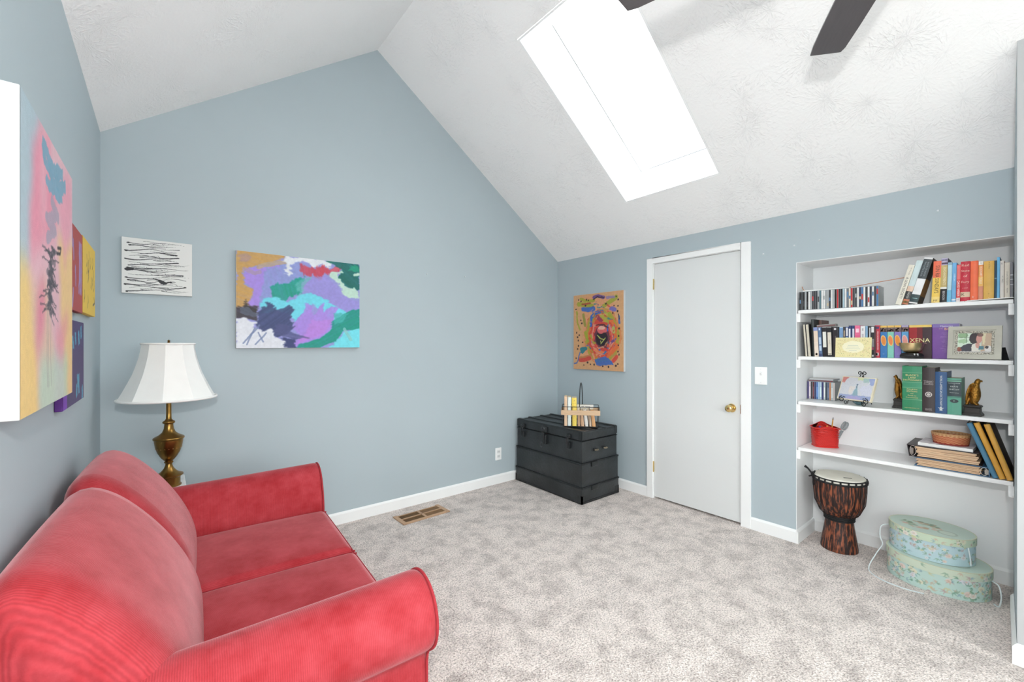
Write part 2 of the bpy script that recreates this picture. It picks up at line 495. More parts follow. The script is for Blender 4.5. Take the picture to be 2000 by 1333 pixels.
b = MB()
b.prism([(-.40, -.05), (3.48, -.05), (3.48, ceil_r(3.48) + .05), (RX, RZ + .06), (-.40, ceil_l(-.40) + .05)], 'y', YB, YB + .12)
struct(b.build('wall_back', m_wall), 'blue-grey gable wall behind the brass lamp and abstract canvas', 'wall')
LY0, LY1, LZ0, LZ1 = -1.70, -.30, .76, 2.24
b = MB().box(XL - .12, XL, LY1, YB + .05, -.05, 2.58).box(XL - .12, XL, -2.0, LY0, -.05, 2.58)
b.box(XL - .12, XL, LY0, LY1, -.05, LZ0).box(XL - .12, XL, LY0, LY1, LZ1, 2.58)
struct(b.build('wall_left', m_wall), 'blue-grey wall along the back of the red sofa', 'wall')
b = MB()
b.box(XR, XR + .12, DY1, YB + .05, -.05, 2.25).box(XR, XR + .12, DY0, DY1, DZ, 2.25)
b.box(XR, XR + .12, AY1 + .0035, DY0, -.05, 2.25).box(XR, XR + .12, -.05, AY1 + .0035, AZ + .0035, 2.25)
struct(b.build('wall_right', m_wall), 'blue-grey wall around the white door and shelf alcove', 'wall')
# recessed alcove lining
b = MB()
b.box(AX, AX + .04, AY0 - .05, AY1 + .05, -.05, AZ + .08)
b.box(XR + .0005, AX + .02, AY1, AY1 + .0033, -.05, AZ + .0033)
b.box(XR + .0005, AX + .02, AY0 - .03, AY0, -.05, AZ + .0033)
b.box(XR + .0005, AX + .02, AY0 - .02, AY1 + .0032, AZ, AZ + .0033)
struct(b.build('wall_alcove', m_alcove), 'white recessed alcove lining behind the bookshelves', 'wall')
# closet block whose end shows at the right edge of the picture
b = MB().prism([(2.79, .0625), (2.79, YR - .05), (3.48, YR - .05), (3.48, .090), (3.32, .083)], 'z', -.05, 2.75)
struct(b.build('wall_stub', m_wall), 'blue-grey side wall projecting at the right of the bookshelves', 'wall')
b = MB().box(2.782, 2.79, YR - .02, .0620, 0, ceil_r(2.79) + .02)
struct(b.build('wall_end', m_endwall), 'pale grey end face of the wall right of the bookshelves', 'wall')
b = MB().box(3.44, 3.48, 1.2, 2.3, -.05, 2.25)  # added dark backing, stops sky light leaking in under the door
struct(b.build('wall_light_block', m_dark), 'dark panel added behind the closed white door to keep sky light out', 'wall')
WX0, WX1, WZ0, WZ1 = -.08, 2.38, .76, 2.24
b = MB()
b.box(-.40, WX0, YR - .12, YR, -.05, 2.58).box(WX1, 2.80, YR - .12, YR, -.05, 2.75)
b.box(WX0, WX1, YR - .12, YR, -.05, WZ0)
b.prism([(WX0, WZ1), (WX1, WZ1), (WX1, ceil_r(WX1) + .05), (RX, RZ + .06), (WX0, ceil_l(WX0) + .05)], 'y', YR - .12, YR)
struct(b.build('wall_rear', m_wall), 'blue-grey gable wall with an added wide window behind the viewer', 'wall')
w = thing('added_window_rear', 'wide white framed window added unseen behind the viewer to light the room', 'window', (0, YR, 0)); w['kind'] = 'structure'  # unseen window, added as a daylight source for the room
b = MB()
b.box(WX0, WX1, -.10, .015, WZ0, WZ0 + .05).box(WX0, WX1, -.10, .015, WZ1 - .05, WZ1)
b.box(WX0, WX0 + .05, -.10, .015, WZ0, WZ1).box(WX1 - .05, WX1, -.10, .015, WZ0, WZ1).box(1.12, 1.18, -.08, 0, WZ0, WZ1)
b.build('window_frame', m_white, w)
for x0, x1 in ((WX0 + .05, 1.12), (1.18, WX1 - .05)):
    MB().box(x0, x1, -.045, -.041, WZ0 + .05, WZ1 - .05).build('pane', m_pane, w)

w = thing('added_window_left', 'white framed window added unseen in the left wall to brighten the alcove', 'window', (XL, 0, 0)); w['kind'] = 'structure'  # unseen window, added to throw more light on alcove and door
b = MB()
b.box(-.10, .015, LY0, LY1, LZ0, LZ0 + .05).box(-.10, .015, LY0, LY1, LZ1 - .05, LZ1)
b.box(-.10, .015, LY0, LY0 + .05, LZ0, LZ1).box(-.10, .015, LY1 - .05, LY1, LZ0, LZ1).box(-.08, 0, -1.03, -.97, LZ0, LZ1)
b.build('window_frame', m_white, w)
for y0, y1 in ((LY0 + .05, -1.03), (-.97, LY1 - .05)):
    MB().box(-.045, -.041, y0, y1, LZ0 + .05, LZ1 - .05).build('pane', m_pane, w)

# ceiling: two slopes meeting at the ridge
T = .11
SX0, SX1, SY0, SY1 = 1.80, 2.934, 1.383, 2.133      # skylight opening
def slope_piece(b, x0, x1, y0, y1):
    b.prism([(x0, ceil_r(x0)), (x1, ceil_r(x1)), (x1, ceil_r(x1) + T), (x0, ceil_r(x0) + T)], 'y', y0, y1)
b = MB()
slope_piece(b, RX, 3.60, -2.05, SY0 - .014); slope_piece(b, RX, 3.60, SY1 + .014, 3.44)
slope_piece(b, RX, SX0 - .012, SY0 - .014, SY1 + .014); slope_piece(b, SX1 + .012, 3.60, SY0 - .014, SY1 + .014)
struct(b.build('ceiling', m_ceil), 'white stomp-textured ceiling slope with the skylight and ceiling fan', 'ceiling')
b = MB().prism([(-.45, ceil_l(-.45)), (RX, RZ), (RX, RZ + T), (-.45, ceil_l(-.45) + T)], 'y', -2.05, 3.44)
struct(b.build('ceiling', m_ceil), 'white stomp-textured ceiling slope above the red sofa', 'ceiling')

# skylight: local x down the slope, y along the room, z out of the roof
SL = (SX1 - SX0) / math.cos(SA)
sk = thing('window_1', 'rectangular skylight with deep white shaft in the ceiling slope', 'skylight',
           (SX0, SY0, ceil_r(SX0)), (0, SA, 0)); sk['kind'] = 'structure'
W_ = SY1 - SY0; D_ = .362
m_shaft = mat('white_shaft_paint', (250, 251, 252), .5, var=.004)
b = MB().box(-.013, 0, -.0135, W_ + .0135, -.0004, D_ + .03).box(SL, SL + .013, -.0135, W_ + .0135, -.0004, D_ + .03)
b.box(0, SL, -.0135, 0, -.0004, D_ + .03).box(0, SL, W_, W_ + .0135, -.0004, D_ + .03)
b.build('shaft', m_shaft, sk)
b = MB().box(0, .03, 0, W_, D_, D_ + .04).box(SL - .03, SL, 0, W_, D_, D_ + .04)
b.box(.03, SL - .03, 0, .03, D_, D_ + .04).box(.03, SL - .03, W_ - .03, W_, D_, D_ + .04)
b.build('window_frame', m_white, sk)
MB().box(.02, SL - .02, .02, W_ - .02, D_ + .018, D_ + .024).build('pane', m_pane, sk)
MB().box(.10, SL - .001, W_ - .004, W_ - .0002, D_ - .003, D_).box(SL - .005, SL - .0002, .05, W_ - .08, D_ - .003, D_)\
    .build('crack_line', mat('grey_crack_line', (150, 152, 154), .8), sk)  # grey strip put in to draw the crack line along the pane joint

# baseboards: bevelled top profile
def board(name, segs, label):
    """segs: (x0,y0,x1,y1, nx,ny) along the wall with the outward normal"""
    root = None; b = MB(); H, T_ = .088, .013
    for x0, y0, x1, y1, nx, ny in segs:
        prof = [(0, 0), (T_, 0), (T_, H - .014), (T_ - .006, H - .004), (T_ - .010, H), (0, H)]
        v = [(x0 + nx*d, y0 + ny*d, z) for d, z in prof] + [(x1 + nx*d, y1 + ny*d, z) for d, z in prof]
        n = len(prof)
        b.add(v, [tuple(range(n)), tuple(range(n, 2*n))[::-1]] + [(i, n + i, n + (i+1) % n, (i+1) % n) for i in range(n)])
    return struct(b.build(name, m_white, merge=False), label, 'baseboard')
board('baseboard_back', [(XL, YB, XR, YB, 0, -1)], 'white baseboard along the gable wall behind the lamp and trunk')
board('baseboard_left', [(XL, -1.9, XL, YB, 1, 0)], 'white baseboard behind the red sofa')
board('baseboard_right', [(XR, 2.187, XR, YB, -1, 0), (XR, AY1, XR, 1.325, -1, 0), (XR - .013, AY1, AX, AY1, 0, -1)],
      'white baseboard on both sides of the white door')
board('baseboard_alcove', [(AX, AY0, AX, AY1, -1, 0)], 'white baseboard across the back of the shelf alcove')
board('baseboard_stub', [(2.782, -1.9, 2.782, .0625, -1, 0), (2.769, .0625, 3.32, .084, 0, 1)],
      'white baseboard wrapping the end wall at the right edge')

# ------------------------------------------------------------------ door
d = thing('door_1', 'plain white flush door with brass knob and hinges', 'door', (XR, 0, 0)); d['kind'] = 'structure'
MB().box(.004, .039, 1.402, 2.123, .016, 2.038).build('door_slab', m_door, d, bevel=.0015)
b = MB()
# casing: moulded strips around the opening, mitred look from stepped profile
def casing(b, y0, y1, z0, z1):
    b.box(-.014, 0, y0, y1, z0, z1)
b.box(-.016, -.0, 2.128, 2.187, 0, 2.09).box(-.016, 0, 1.325, 1.395, 0, 2.09).box(-.016, 0, 1.395, 2.128, 2.043, 2.09)
b.build('door_casing', m_white, d, bevel=.003)
b = MB().box(0, .12, 2.1255, 2.139, 0, 2.053).box(0, .12, 1.3855, 1.3995, 0, 2.053).box(0, .12, 1.3995, 2.1255, 2.0405, 2.0535)
b.box(.041, .055, 1.3995, 1.415, 0, 2.04).box(.041, .055, 2.11, 2.1255, 0, 2.04)
b.build('door_jamb', m_white, d)
for z in (1.863, .277):
    h = MB().box(-.003, .0035, 2.1235, 2.1285, z - .044, z + .044)
    h.tube([(-.006, 2.1255, z - .046), (-.006, 2.1255, z + .046)], .0055, 8)
    h.build('hinge', m_brass, d)
k = MB().lathe([(.0, -.004), (.031, -.004), (.033, 0), (.030, .006), (.016, .009), (.012, .016), (.012, .026), (.020, .032), (.0265, .042), (.027, .050), (.023, .060), (.014, .065), (.0, .066)], 28, cap0=False, cap1=False)
kn = k.build('door_knob', m_brass, d, smooth=True)
kn.location = (0, 1.466, .862); kn.rotation_euler = (0, -PI / 2, 0)
b = MB().box(-.0035, .0035, -.0015, .0015, .066, .0672); kk = b.build('keyhole', m_black, kn)
MB().box(-.0165, -.0158, 1.3935, 1.3965, .83, .895).box(.0005, .0045, 1.3985, 1.4005, .835, .89).build('strike_plate', m_brass, d)

# ------------------------------------------------------------------ wall plates, register, nails
t = thing('light_switch', 'white two-toggle light switch plate beside the white door', 'light switch', (XR, 1.261, 1.116), (0, 0, FR))
m_plastic = mat('white_plastic', (248, 249, 249), .3, var=.004)
MB().rbox(-.041, .041, -.006, .001, -.063, .063, .004, 2, 2).build('plate', m_plastic, t, smooth=True)
for z in (.016, -.016):
    g = MB().box(-.006, .006, -.0075, -.005, z - .012, z + .012).build('switch_slot', mat('pale_plastic', (222, 224, 225), .4), t)
    MB().prism([(-.0060, z - .004), (-.015, z + .006), (-.014, z + .010), (-.0060, z + .006)], 'x', -.004, .004).build('toggle', m_plastic, g)
for z in (.048, -.048):
    MB().lathe([(0, 0), (.003, 0), (.003, .0015), (0, .0015)], 10).build('screw', mat('screw_grey', (170, 172, 174), .35, .6), t).location = (0, -.006, z)
    t.children[-1].rotation_euler = (PI / 2, 0, 0)
t = thing('wall_outlet', 'white duplex outlet low on the gable wall left of the trunk', 'outlet', (2.510, YB, .283))
MB().rbox(-.036, .036, -.006, .001, -.059, .059, .004, 2, 2).build('plate', m_plastic, t, smooth=True)
for z in (.022, -.022):
    g = MB().rbox(-.016, .016, -.0078, -.004, z - .014, z + .014, .0035, 2, 1).build('receptacle', mat('pale_plastic', (222, 224, 225), .4), t, smooth=True)
    MB().box(-.008, -.005, -.0082, -.007, z - .004, z + .006).box(.005, .008, -.0082, -.007, z - .004, z + .006).build('slot', m_dark, g)

t = thing('floor_vent', 'tan metal floor register in the carpet near the gable wall', 'floor vent', (1.58, 3.067, 0), (0, 0, R_(1.5)))
m_reg = mat('tan_register_paint', (186, 150, 118), .45, var=.05)
m_reg2 = mat('brown_register_louvers', (128, 96, 62), .5, var=.08)
b = MB(); X, Y = .200, .092
for s in (-1, 1):
    b.prism([(s*(Y - .022), .010), (s*(Y - .022), .004), (s*Y, .001), (s*Y, .004)], 'x', -X, X)
    b.box(s*(X - .030), s*X, -Y, Y, .001, .009)
b.box(-.010, .010, -Y + .02, Y - .02, .002, .010).box(-X + .03, X - .03, -.005, .005, .002, .010)
b.build('register_frame', m_reg, t)
MB().box(-X + .01, X - .01, -Y + .01, Y - .01, .0002, .0015).build('duct_opening', m_dark, t)
for sx in (-1, 1):
    for sy in (-1, 1):
        lv = MB()
        for i in range(15):
            x = sx * (.014 + i * .0107); tl = .0075 if sx > 0 else .0030
            lv.add([(x, sy*.006, .003), (x + tl, sy*.006, .008), (x + tl, sy*(Y - .022), .008), (x, sy*(Y - .022), .003),
                    (x + .0012, sy*.006, .0025), (x + tl + .0012, sy*.006, .0075), (x + tl + .0012, sy*(Y - .022), .0075), (x + .0012, sy*(Y - .022), .0025)],
                   [(0, 1, 2, 3), (4, 7, 6, 5), (0, 4, 5, 1), (2, 6, 7, 3), (1, 5, 6, 2), (0, 3, 7, 4)])
        lv.build('louver_bank', m_reg2, t)

m_nail = mat('nail_metal', (222, 226, 228), .4, .2)
def nail(loc, rz, label):
    t = MB().lathe([(0, -.004), (.0045, -.002), (.0055, .002), (.004, .006), (0, .007)], 10).build('wall_nail', m_nail, smooth=True)
    tag(t, label, 'nail', 'leftover wall nails'); place(t, loc, (PI / 2, 0, rz))
for (y, z), lb in zip([(1.2445, 1.985), (1.0510, 2.011), (.9080, 2.020), (.357, 2.080)],
                      ['small nail in the blue wall above the right corner of the door', 'small nail above the left corner of the shelf alcove',
                       'small nail in the wall above the compact discs', 'small nail high above the leaning books']):
    nail((XR, y, z), FR, lb)
nail((1.745, YB, 1.940), FB, 'small nail in the gable wall, higher one right of the abstract canvas')
nail((2.130, YB, 1.955), FB, 'small nail in the gable wall nearest the room corner')

# ------------------------------------------------------------------ ceiling fan
fan = thing('ceiling_fan', 'dark five-bladed ceiling fan hanging below the ridge, cut off by the frame', 'ceiling fan', (1.313, .123, 2.45))
m_blade = mat('charcoal_fan_blade', (82, 78, 80), .42, var=.06, stretch=(1, 14, 1), scale=10)
m_bronze = mat('dark_bronze', (44, 42, 43), .35, .6)
zc = RZ - 2.45
MB().tube([(0, 0, .10), (0, 0, zc - .05)], .013, 12).build('downrod', m_bronze, fan, smooth=True)
MB().lathe([(0, zc - .095), (.03, zc - .09), (.062, zc - .05), (.07, zc - .035), (0, zc - .03)], 28).build('canopy', m_bronze, fan, smooth=True)
MB().lathe([(0, -.075), (.05, -.072), (.085, -.05), (.10, -.02), (.10, .05), (.075, .085), (.03, .11), (0, .112)], 32).build('motor_housing', m_bronze, fan, smooth=True)
for i in range(5):
    a = R_(31.5 + 72 * i); pitch = R_(12)
    prof = [(.17, .044), (.26, .053), (.42, .0565), (.60, .055), (.715, .052)]
    top, bot = [], []
    edge = [(r, w) for r, w in prof] + [(.763, .047)] + [(.742, -.046)] + [(r, -w) for r, w in prof[::-1]]
    def pt(r, w, dz):
        return (r, w * math.cos(pitch), w * math.sin(pitch) + dz)
    n = len(edge)
    b = MB().add([pt(r, w, .003) for r, w in edge] + [pt(r, w, -.003) for r, w in edge],
                 [tuple(range(n))[::-1], tuple(range(n, 2*n))] + [(j, (j+1) % n, n + (j+1) % n, n + j) for j in range(n)])
    bl = b.build('blade', m_blade, fan); bl.rotation_euler = (0, 0, a)
    MB().prism([(.06, -.018), (.19, -.035), (.24, -.012), (.24, .012), (.19, .035), (.06, .018)], 'z', -.012, -.004).build('blade_arm', m_bronze, bl)

# ------------------------------------------------------------------ sofa
def sofa_fabric(name, axis):
    m = bpy.data.materials.new(name); m.use_nodes = True
    nt = m.node_tree; N = nt.nodes; L = nt.links; b = N['Principled BSDF']
    b.inputs['Roughness'].default_value = .85; b.inputs['Specular IOR Level'].default_value = .15
    b.inputs['Sheen Weight'].default_value = .40; b.inputs['Sheen Roughness'].default_value = .35
    b.inputs['Sheen Tint'].default_value = (1, .72, .76, 1)
    tc = N.new('ShaderNodeTexCoord')
    n1 = N.new('ShaderNodeTexNoise'); n1.inputs['Scale'].default_value = 9; n1.inputs['Detail'].default_value = 6; n1.inputs['Roughness'].default_value = .65
    L.new(tc.outputs['Object'], n1.inputs['Vector'])
    r = N.new('ShaderNodeValToRGB'); e = r.color_ramp.elements
    e[0].position = .34; e[0].color = rgba((164, 44, 50)); e[1].position = .70; e[1].color = rgba((192, 74, 82))
    L.new(n1.outputs['Fac'], r.inputs[0])
    sp = N.new('ShaderNodeSeparateXYZ'); L.new(tc.outputs['Object'], sp.inputs[0])
    n2 = N.new('ShaderNodeTexNoise'); n2.inputs['Scale'].default_value = 40; L.new(tc.outputs['Object'], n2.inputs['Vector'])
    mm = N.new('ShaderNodeMath'); mm.operation = 'MULTIPLY'; mm.inputs[1].default_value = 2 * PI / .0046
    L.new(sp.outputs[axis], mm.inputs[0])
    ad = N.new('ShaderNodeMath'); ad.operation = 'MULTIPLY_ADD'; ad.inputs[1].default_value = 5.0
    L.new(n2.outputs['Fac'], ad.inputs[0]); L.new(mm.outputs[0], ad.inputs[2])
    sn = N.new('ShaderNodeMath'); sn.operation = 'SINE'; L.new(ad.outputs[0], sn.inputs[0])
    dk = N.new('ShaderNodeMixRGB'); dk.blend_type = 'MULTIPLY'; dk.inputs[0].default_value = .22
    s01 = N.new('ShaderNodeMath'); s01.operation = 'MULTIPLY_ADD'; s01.inputs[1].default_value = .5; s01.inputs[2].default_value = .5
    L.new(sn.outputs[0], s01.inputs[0]); L.new(r.outputs[0], dk.inputs[1]); L.new(s01.outputs[0], dk.inputs[2])
    L.new(dk.outputs[0], b.inputs['Base Color'])
    n3 = N.new('ShaderNodeTexNoise'); n3.inputs['Scale'].default_value = 350; L.new(tc.outputs['Object'], n3.inputs['Vector'])
    hh = N.new('ShaderNodeMath'); hh.operation = 'ADD'; L.new(s01.outputs[0], hh.inputs[0]); L.new(n3.outputs['Fac'], hh.inputs[1])
    bp = N.new('ShaderNodeBump'); bp.inputs['Strength'].default_value = .22; bp.inputs['Distance'].default_value = .002
    L.new(hh.outputs[0], bp.inputs['Height']); L.new(bp.outputs[0], b.inputs['Normal'])
    return m
m_fabx = sofa_fabric('red_ribbed_chenille_across', 0)
m_faby = sofa_fabric('red_ribbed_chenille_along', 1)
m_pipe = mat('red_piping', (158, 36, 46), .8, var=.1, scale=60)
sofa = thing('loveseat', 'red ribbed two-seat sofa with rolled arms against the left wall', 'sofa', (-.004, 1.89, 0), (0, 0, -math.atan(.058)))
# frame and back
MB().rbox(-.215, .575, -.735, .735, .07, .33, .02, 2, 3).build('base', m_fabx, sofa, smooth=True)
MB().rbox(-.222, -.10, -.60, .60, .20, .70, .05, 3, 3).build('back_frame', m_faby, sofa, smooth=True)
for x in (-.16, .52):
    for y in (-.66, .66):
        MB().lathe([(.020, .001), (.030, .075), (.030, .09)], 14).build('foot', mat('dark_wood_foot', (52, 34, 26), .4), sofa).location = (x, y, 0)
def resample(pts, n, closed=False):
    P = [np.array(p, float) for p in pts]
    if closed: P.append(P[0])
    # Catmull-Rom then even spacing
    Q = []
    for i in range(len(P) - 1):
        p0 = P[i-1] if i > 0 else (P[-2] if closed else P[0]); p1, p2 = P[i], P[i+1]
        p3 = P[i+2] if i + 2 < len(P) else (P[1] if closed else P[-1])
        for t in np.linspace(0, 1, 8, endpoint=False):
            Q.append(.5*((2*p1) + (-p0+p2)*t + (2*p0-5*p1+4*p2-p3)*t*t + (-p0+3*p1-3*p2+p3)*t**3))
    Q.append(P[-1]); Q = np.array(Q)
    d = np.r_[0, np.cumsum(np.linalg.norm(np.diff(Q, axis=0), axis=1))]
    s = np.linspace(0, d[-1], n + (1 if closed else 0))
    out = np.stack([np.interp(s, d, Q[:, k]) for k in range(Q.shape[1])], -1)
    return out[:-1] if closed else out

back_prof = resample([(.098, .40), (.112, .47), (.103, .545), (.070, .635), (.018, .73), (-.045, .815), (-.105, .876), (-.160, .906), (-.200, .897),
                      (-.222, .862), (-.228, .80), (-.222, .62), (-.205, .42), (-.05, .385)], 64, True)
def inset(P, d):
    n = len(P); t = np.roll(P, -1, 0) - np.roll(P, 1, 0)
    nr = np.stack([-t[:, 1], t[:, 0]], -1); nr /= np.linalg.norm(nr, axis=1)[:, None] + 1e-9
    return P + nr * d          # outline runs so that this points inwards
def loft_cushion(y0, y1, prof, e, bulge=.012, n=26, mx=.045):
    ys = np.unique(np.r_[y0 + e*(1 - np.cos(np.linspace(0, PI/2, 7))), np.linspace(y0 + e, y1 - e, n), y1 - e*(1 - np.cos(np.linspace(0, PI/2, 7)))])
    rs = []
    area2 = sum(prof[i][0]*prof[(i+1) % len(prof)][1] - prof[(i+1) % len(prof)][0]*prof[i][1] for i in range(len(prof)))
    sg = 1 if area2 > 0 else -1
    for y in ys:
        d = min(y - y0, y1 - y); i = 0.0
        if d < e: i = mx * (1 - math.sqrt(max(0, 1 - ((e - d)/e)**2)))
        bl = bulge * (1 - ((y - (y0+y1)/2) / ((y1-y0)/2))**2)
        P = inset(prof, sg * (i - bl))
        rs.append([(p[0], y, p[1]) for p in P])
    def dome(ring, s):
        c = np.mean(np.array(ring), 0); out = []
        for k, dy in ((.8, .010), (.5, .018), (.2, .022)):
            out.append([tuple(c + (np.array(p) - c)*k + np.array((0, s*dy, 0))) for p in ring])
        return out
    return dome(rs[0], -1)[::-1] + rs + dome(rs[-1], 1)
for y0, y1, dx in ((-.735, -.004, 0), (.004, .585, -.022)):
    MB().rings(loft_cushion(y0, y1, back_prof + np.array((dx, 0)), .10, .005)).build('back_cushion', m_faby, sofa, smooth=True, angle=60)
for y0, y1 in ((-.548, -.006), (.006, .548)):
    c = MB().rbox(.02, .645, y0, y1, .315, .468, .035, 5, 12, puff=.014)
    cu = c.build('seat_cushion', m_faby, sofa, smooth=True, merge=True, angle=60)
    for z in (.452, .331):
        q = .010; x0, x1, a, bb = .04, .645 - q + .004, y0 + q - .004, y1 - q + .004
        MB().tube(resample([(x0, a, z), (x1 - .03, a, z), (x1 - .006, a + .006, z), (x1, a + .03, z), (x1, bb - .03, z), (x1 - .006, bb - .006, z), (x1 - .03, bb, z), (x0, bb, z)], 60), .0042, 6).build('piping', m_pipe, cu, smooth=True)
arm_prof = [(.545, .09), (.548, .30), (.550, .42), (.556, .50), (.578, .572), (.612, .630), (.655, .664), (.705, .677), (.750, .668), (.787, .642),
            (.808, .603), (.813, .560), (.803, .520), (.780, .490), (.757, .474), (.746, .455), (.742, .40), (.742, .09)]
for sg in (-1, 1):
    P = resample(arm_prof, 70)
    rs = []
    cen = np.array([.66, .50])
    def xs():
        return [-.20, -.15, .0, .2, .4, .55, .60, .622, .632, .638]
    for x in xs():
        s = (x + .2) / .84; ins = 0.0
        if x > .622: ins = .010 * ((x - .622) / .016) ** 2
        ring = []
        for p in P:
            z = p[1] - .022 * (1 - s) * max(0, min(1, (p[1] - .42) / .15))
            dv = np.array([p[0], z]) - cen; Ld = np.linalg.norm(dv)
            q = cen + dv * (1 - ins / Ld)
            ring.append((x, sg * q[0], q[1]))
        rs.append(ring if sg > 0 else ring[::-1])
    ar = MB().rings(rs).build('arm', m_fabx, sofa, smooth=True, angle=50)
    MB().tube([(.637, sg * (cen[0] + (p[0] - cen[0]) * .985), cen[1] + (p[1] - cen[1]) * .985) for p in P], .0045, 6).build('piping', m_pipe, ar, smooth=True)

# ------------------------------------------------------------------ side table and lamp
t = thing('side_table', 'small white square side table in the corner behind the sofa', 'table', (-.055, 3.06, 0))
m_tab = mat('white_lacquer', (240, 240, 240), .35)
MB().rbox(-.155, .155, -.155, .155, .545, .570, .006, 2, 2).build('table_top', m_tab, t, smooth=True)
for sx in (-1, 1):
    for sy in (-1, 1):
        MB().box(sx*.13 - .016, sx*.13 + .016, sy*.13 - .016, sy*.13 + .016, 0, .545).build('leg', m_tab, t)
MB().box(-.115, .115, -.143, -.131, .49, .545).box(-.115, .115, .131, .143, .49, .545).box(-.143, -.131, -.115, .115, .49, .545).box(.131, .143, -.115, .115, .49, .545).build('apron', m_tab, t)

lamp = thing('table_lamp', 'brass urn lamp with a flared white panelled shade in the corner', 'lamp', (.025, 3.0, .571))
m_antbrass = mat('antique_brass', (152, 116, 62), .30, 1.0, var=.14, scale=9)
# heights below are above the table top
MB().lathe([(.0, 0), (.056, 0), (.056, .006), (.051, .010), (.051, .046), (.056, .050), (.064, .056), (.064, .062), (.046, .070), (.034, .080),
            (.022, .096), (.016, .112), (.0155, .122), (.020, .126), (.0205, .132), (.016, .136)], 40, cap1=False).build('base', m_antbrass, lamp, smooth=True)
un = MB().lathe([(.016, .136), (.022, .140), (.036, .158), (.050, .185), (.059, .215), (.0635, .245), (.064, .252), (.068, .255), (.070, .260), (.068, .265), (.060, .270), (.045, .278), (.030, .292),
            (.022, .312), (.020, .330), (.020, .338), (.026, .341), (.028, .346), (.026, .352), (.018, .357), (.0125, .366), (.0115, .40), (.0115, .50)], 40, cap0=False).build('urn', m_antbrass, lamp, smooth=True)
for j in range(20):
    a = 2*PI*j/20
    bd = MB().lathe([(0, -.003), (.0028, -.001), (.0028, .001), (0, .003)], 6).build('bead', m_brass, un); bd.location = (.0565*math.cos(a), .0565*math.sin(a), .208)
MB().tube([(0, 0, .50), (0, 0, .52)] + [(.0, .045*math.sin(q), .52 + .24*(1-math.cos(q))/2) for q in np.linspace(0, PI, 13)], .003, 6)\
    .tube([(.0, -.045*math.sin(q), .52 + .24*(1-math.cos(q))/2) for q in np.linspace(0, PI, 13)], .003, 6).build('harp', m_brass, lamp, smooth=True)
MB().lathe([(0, .515), (.016, .52), (.028, .56), (.028, .59), (.015, .62), (0, .625)], 16).build('bulb', mat('frosted_bulb', (240, 240, 236), .4), lamp, smooth=True)
MB().lathe([(.003, .758), (.004, .776), (.009, .779), (.004, .784), (.008, .790), (.0, .797)], 12).build('finial', m_antbrass, lamp, smooth=True)
m_shade = mat('white_shade_fabric', (240, 240, 238), .8, var=.01, bump=.05, bscale=400)
zb, zt = 1.050 - .571, 1.345 - .571
prof = [(0.0, .214), (.06, .205), (.15, .192), (.30, .172), (.45, .153), (.60, .139), (.75, .127), (.90, .119), (1.0, .116)]
sh = MB()
sh.tube([(.116*math.cos(a), .116*math.sin(a), zt) for a in np.linspace(0, 2*PI, 64, endpoint=False)], .005, 8, closed=True)
shd = sh.build('lamp_shade', m_shade, lamp, smooth=True)
MB().tube([(.214*math.cos(a), .214*math.sin(a), zb) for a in np.linspace(0, 2*PI, 64, endpoint=False)], .0065, 8, closed=True).build('bottom_trim', m_shade, shd, smooth=True)
for j in range(3):
    a = 2*PI*j/3; MB().tube([(0, 0, zt - .008), (.116*math.cos(a), .116*math.sin(a), zt - .004)], .0018, 6).build('spider_arm', m_brass, shd)
NP = 10
for j in range(NP):
    a0 = 2*PI*(j + .30)/NP; a1 = 2*PI*(j + 1.30)/NP; rs = []
    for s, r in prof:
        ring = []
        for k in range(9):
            u = k/8; a = a0 + (a1 - a0)*u; hw = (a1 - a0)/2
            # panels are flatter than a circle so the seams read as edges
            flat = math.cos(hw)/math.cos(a - (a0 + a1)/2); rr = r*(1 + (flat - 1)*1.0)
            ring.append((rr*math.cos(a), rr*math.sin(a), zb + (zt - zb)*s))
        rs.append(ring)
    inn = [[(x*.985, y*.985, z) for x, y, z in ring] for ring in rs]
    b = MB().rings(rs, False, False, False); b.rings([r[::-1] for r in inn], False, False, False)
    b.build('panel', m_shade, shd, smooth=True, angle=60)

# ------------------------------------------------------------------ trunk
tr = thing('steamer_trunk', 'black painted wooden steamer trunk in the room corner', 'trunk', (2.705, 2.405, 0))
m_trunk = mat('black_trunk_paint', (42, 46, 48), .38, var=.25, scale=7, bump=.25, bscale=45)
m_trunk2 = mat('black_trunk_hardware', (38, 41, 43), .36, .1, var=.2, bump=.15, bscale=60)
m_steel = mat('dark_worn_steel', (78, 80, 82), .35, .7, var=.3, scale=40)
m_wornb = mat('worn_brass_plate', (150, 140, 120), .4, .6, var=.3, scale=40)
TX, TY = .495, .865        # local x depth (towards right wall), y length
MB().box(.002, TX - .002, .002, TY - .002, .012, .14).build('bottom_tier', m_trunk, tr, bevel=.004)
MB().box(.006, TX - .006, .006, TY - .006, .135, .34).build('middle_tier', m_trunk, tr, bevel=.004)
MB().box(.014, TX - .014, .014, TY - .014, .33, .525).build('body', m_trunk, tr, bevel=.004)
MB().box(.0125, TX - .0125, .0125, TY - .0125, .5245, .602).build('lid', m_trunk, tr, bevel=.012)
def band(z0, z1, e, nm):
    b = MB().box(-e, .014, -e, TY + e, z0, z1).box(TX - .014, TX + e, -e, TY + e, z0, z1).box(-e, TX + e, -e, .014, z0, z1).box(-e, TX + e, TY - .014, TY + e, z0, z1)
    b.build(nm, m_trunk2, tr, bevel=.003)
band(.330, .343, -.003, 'band'); band(.131, .143, .0005, 'band'); band(.5215, .5265, -.0115, 'lid_seam'); band(.004, .022, -.001, 'foot_rail')
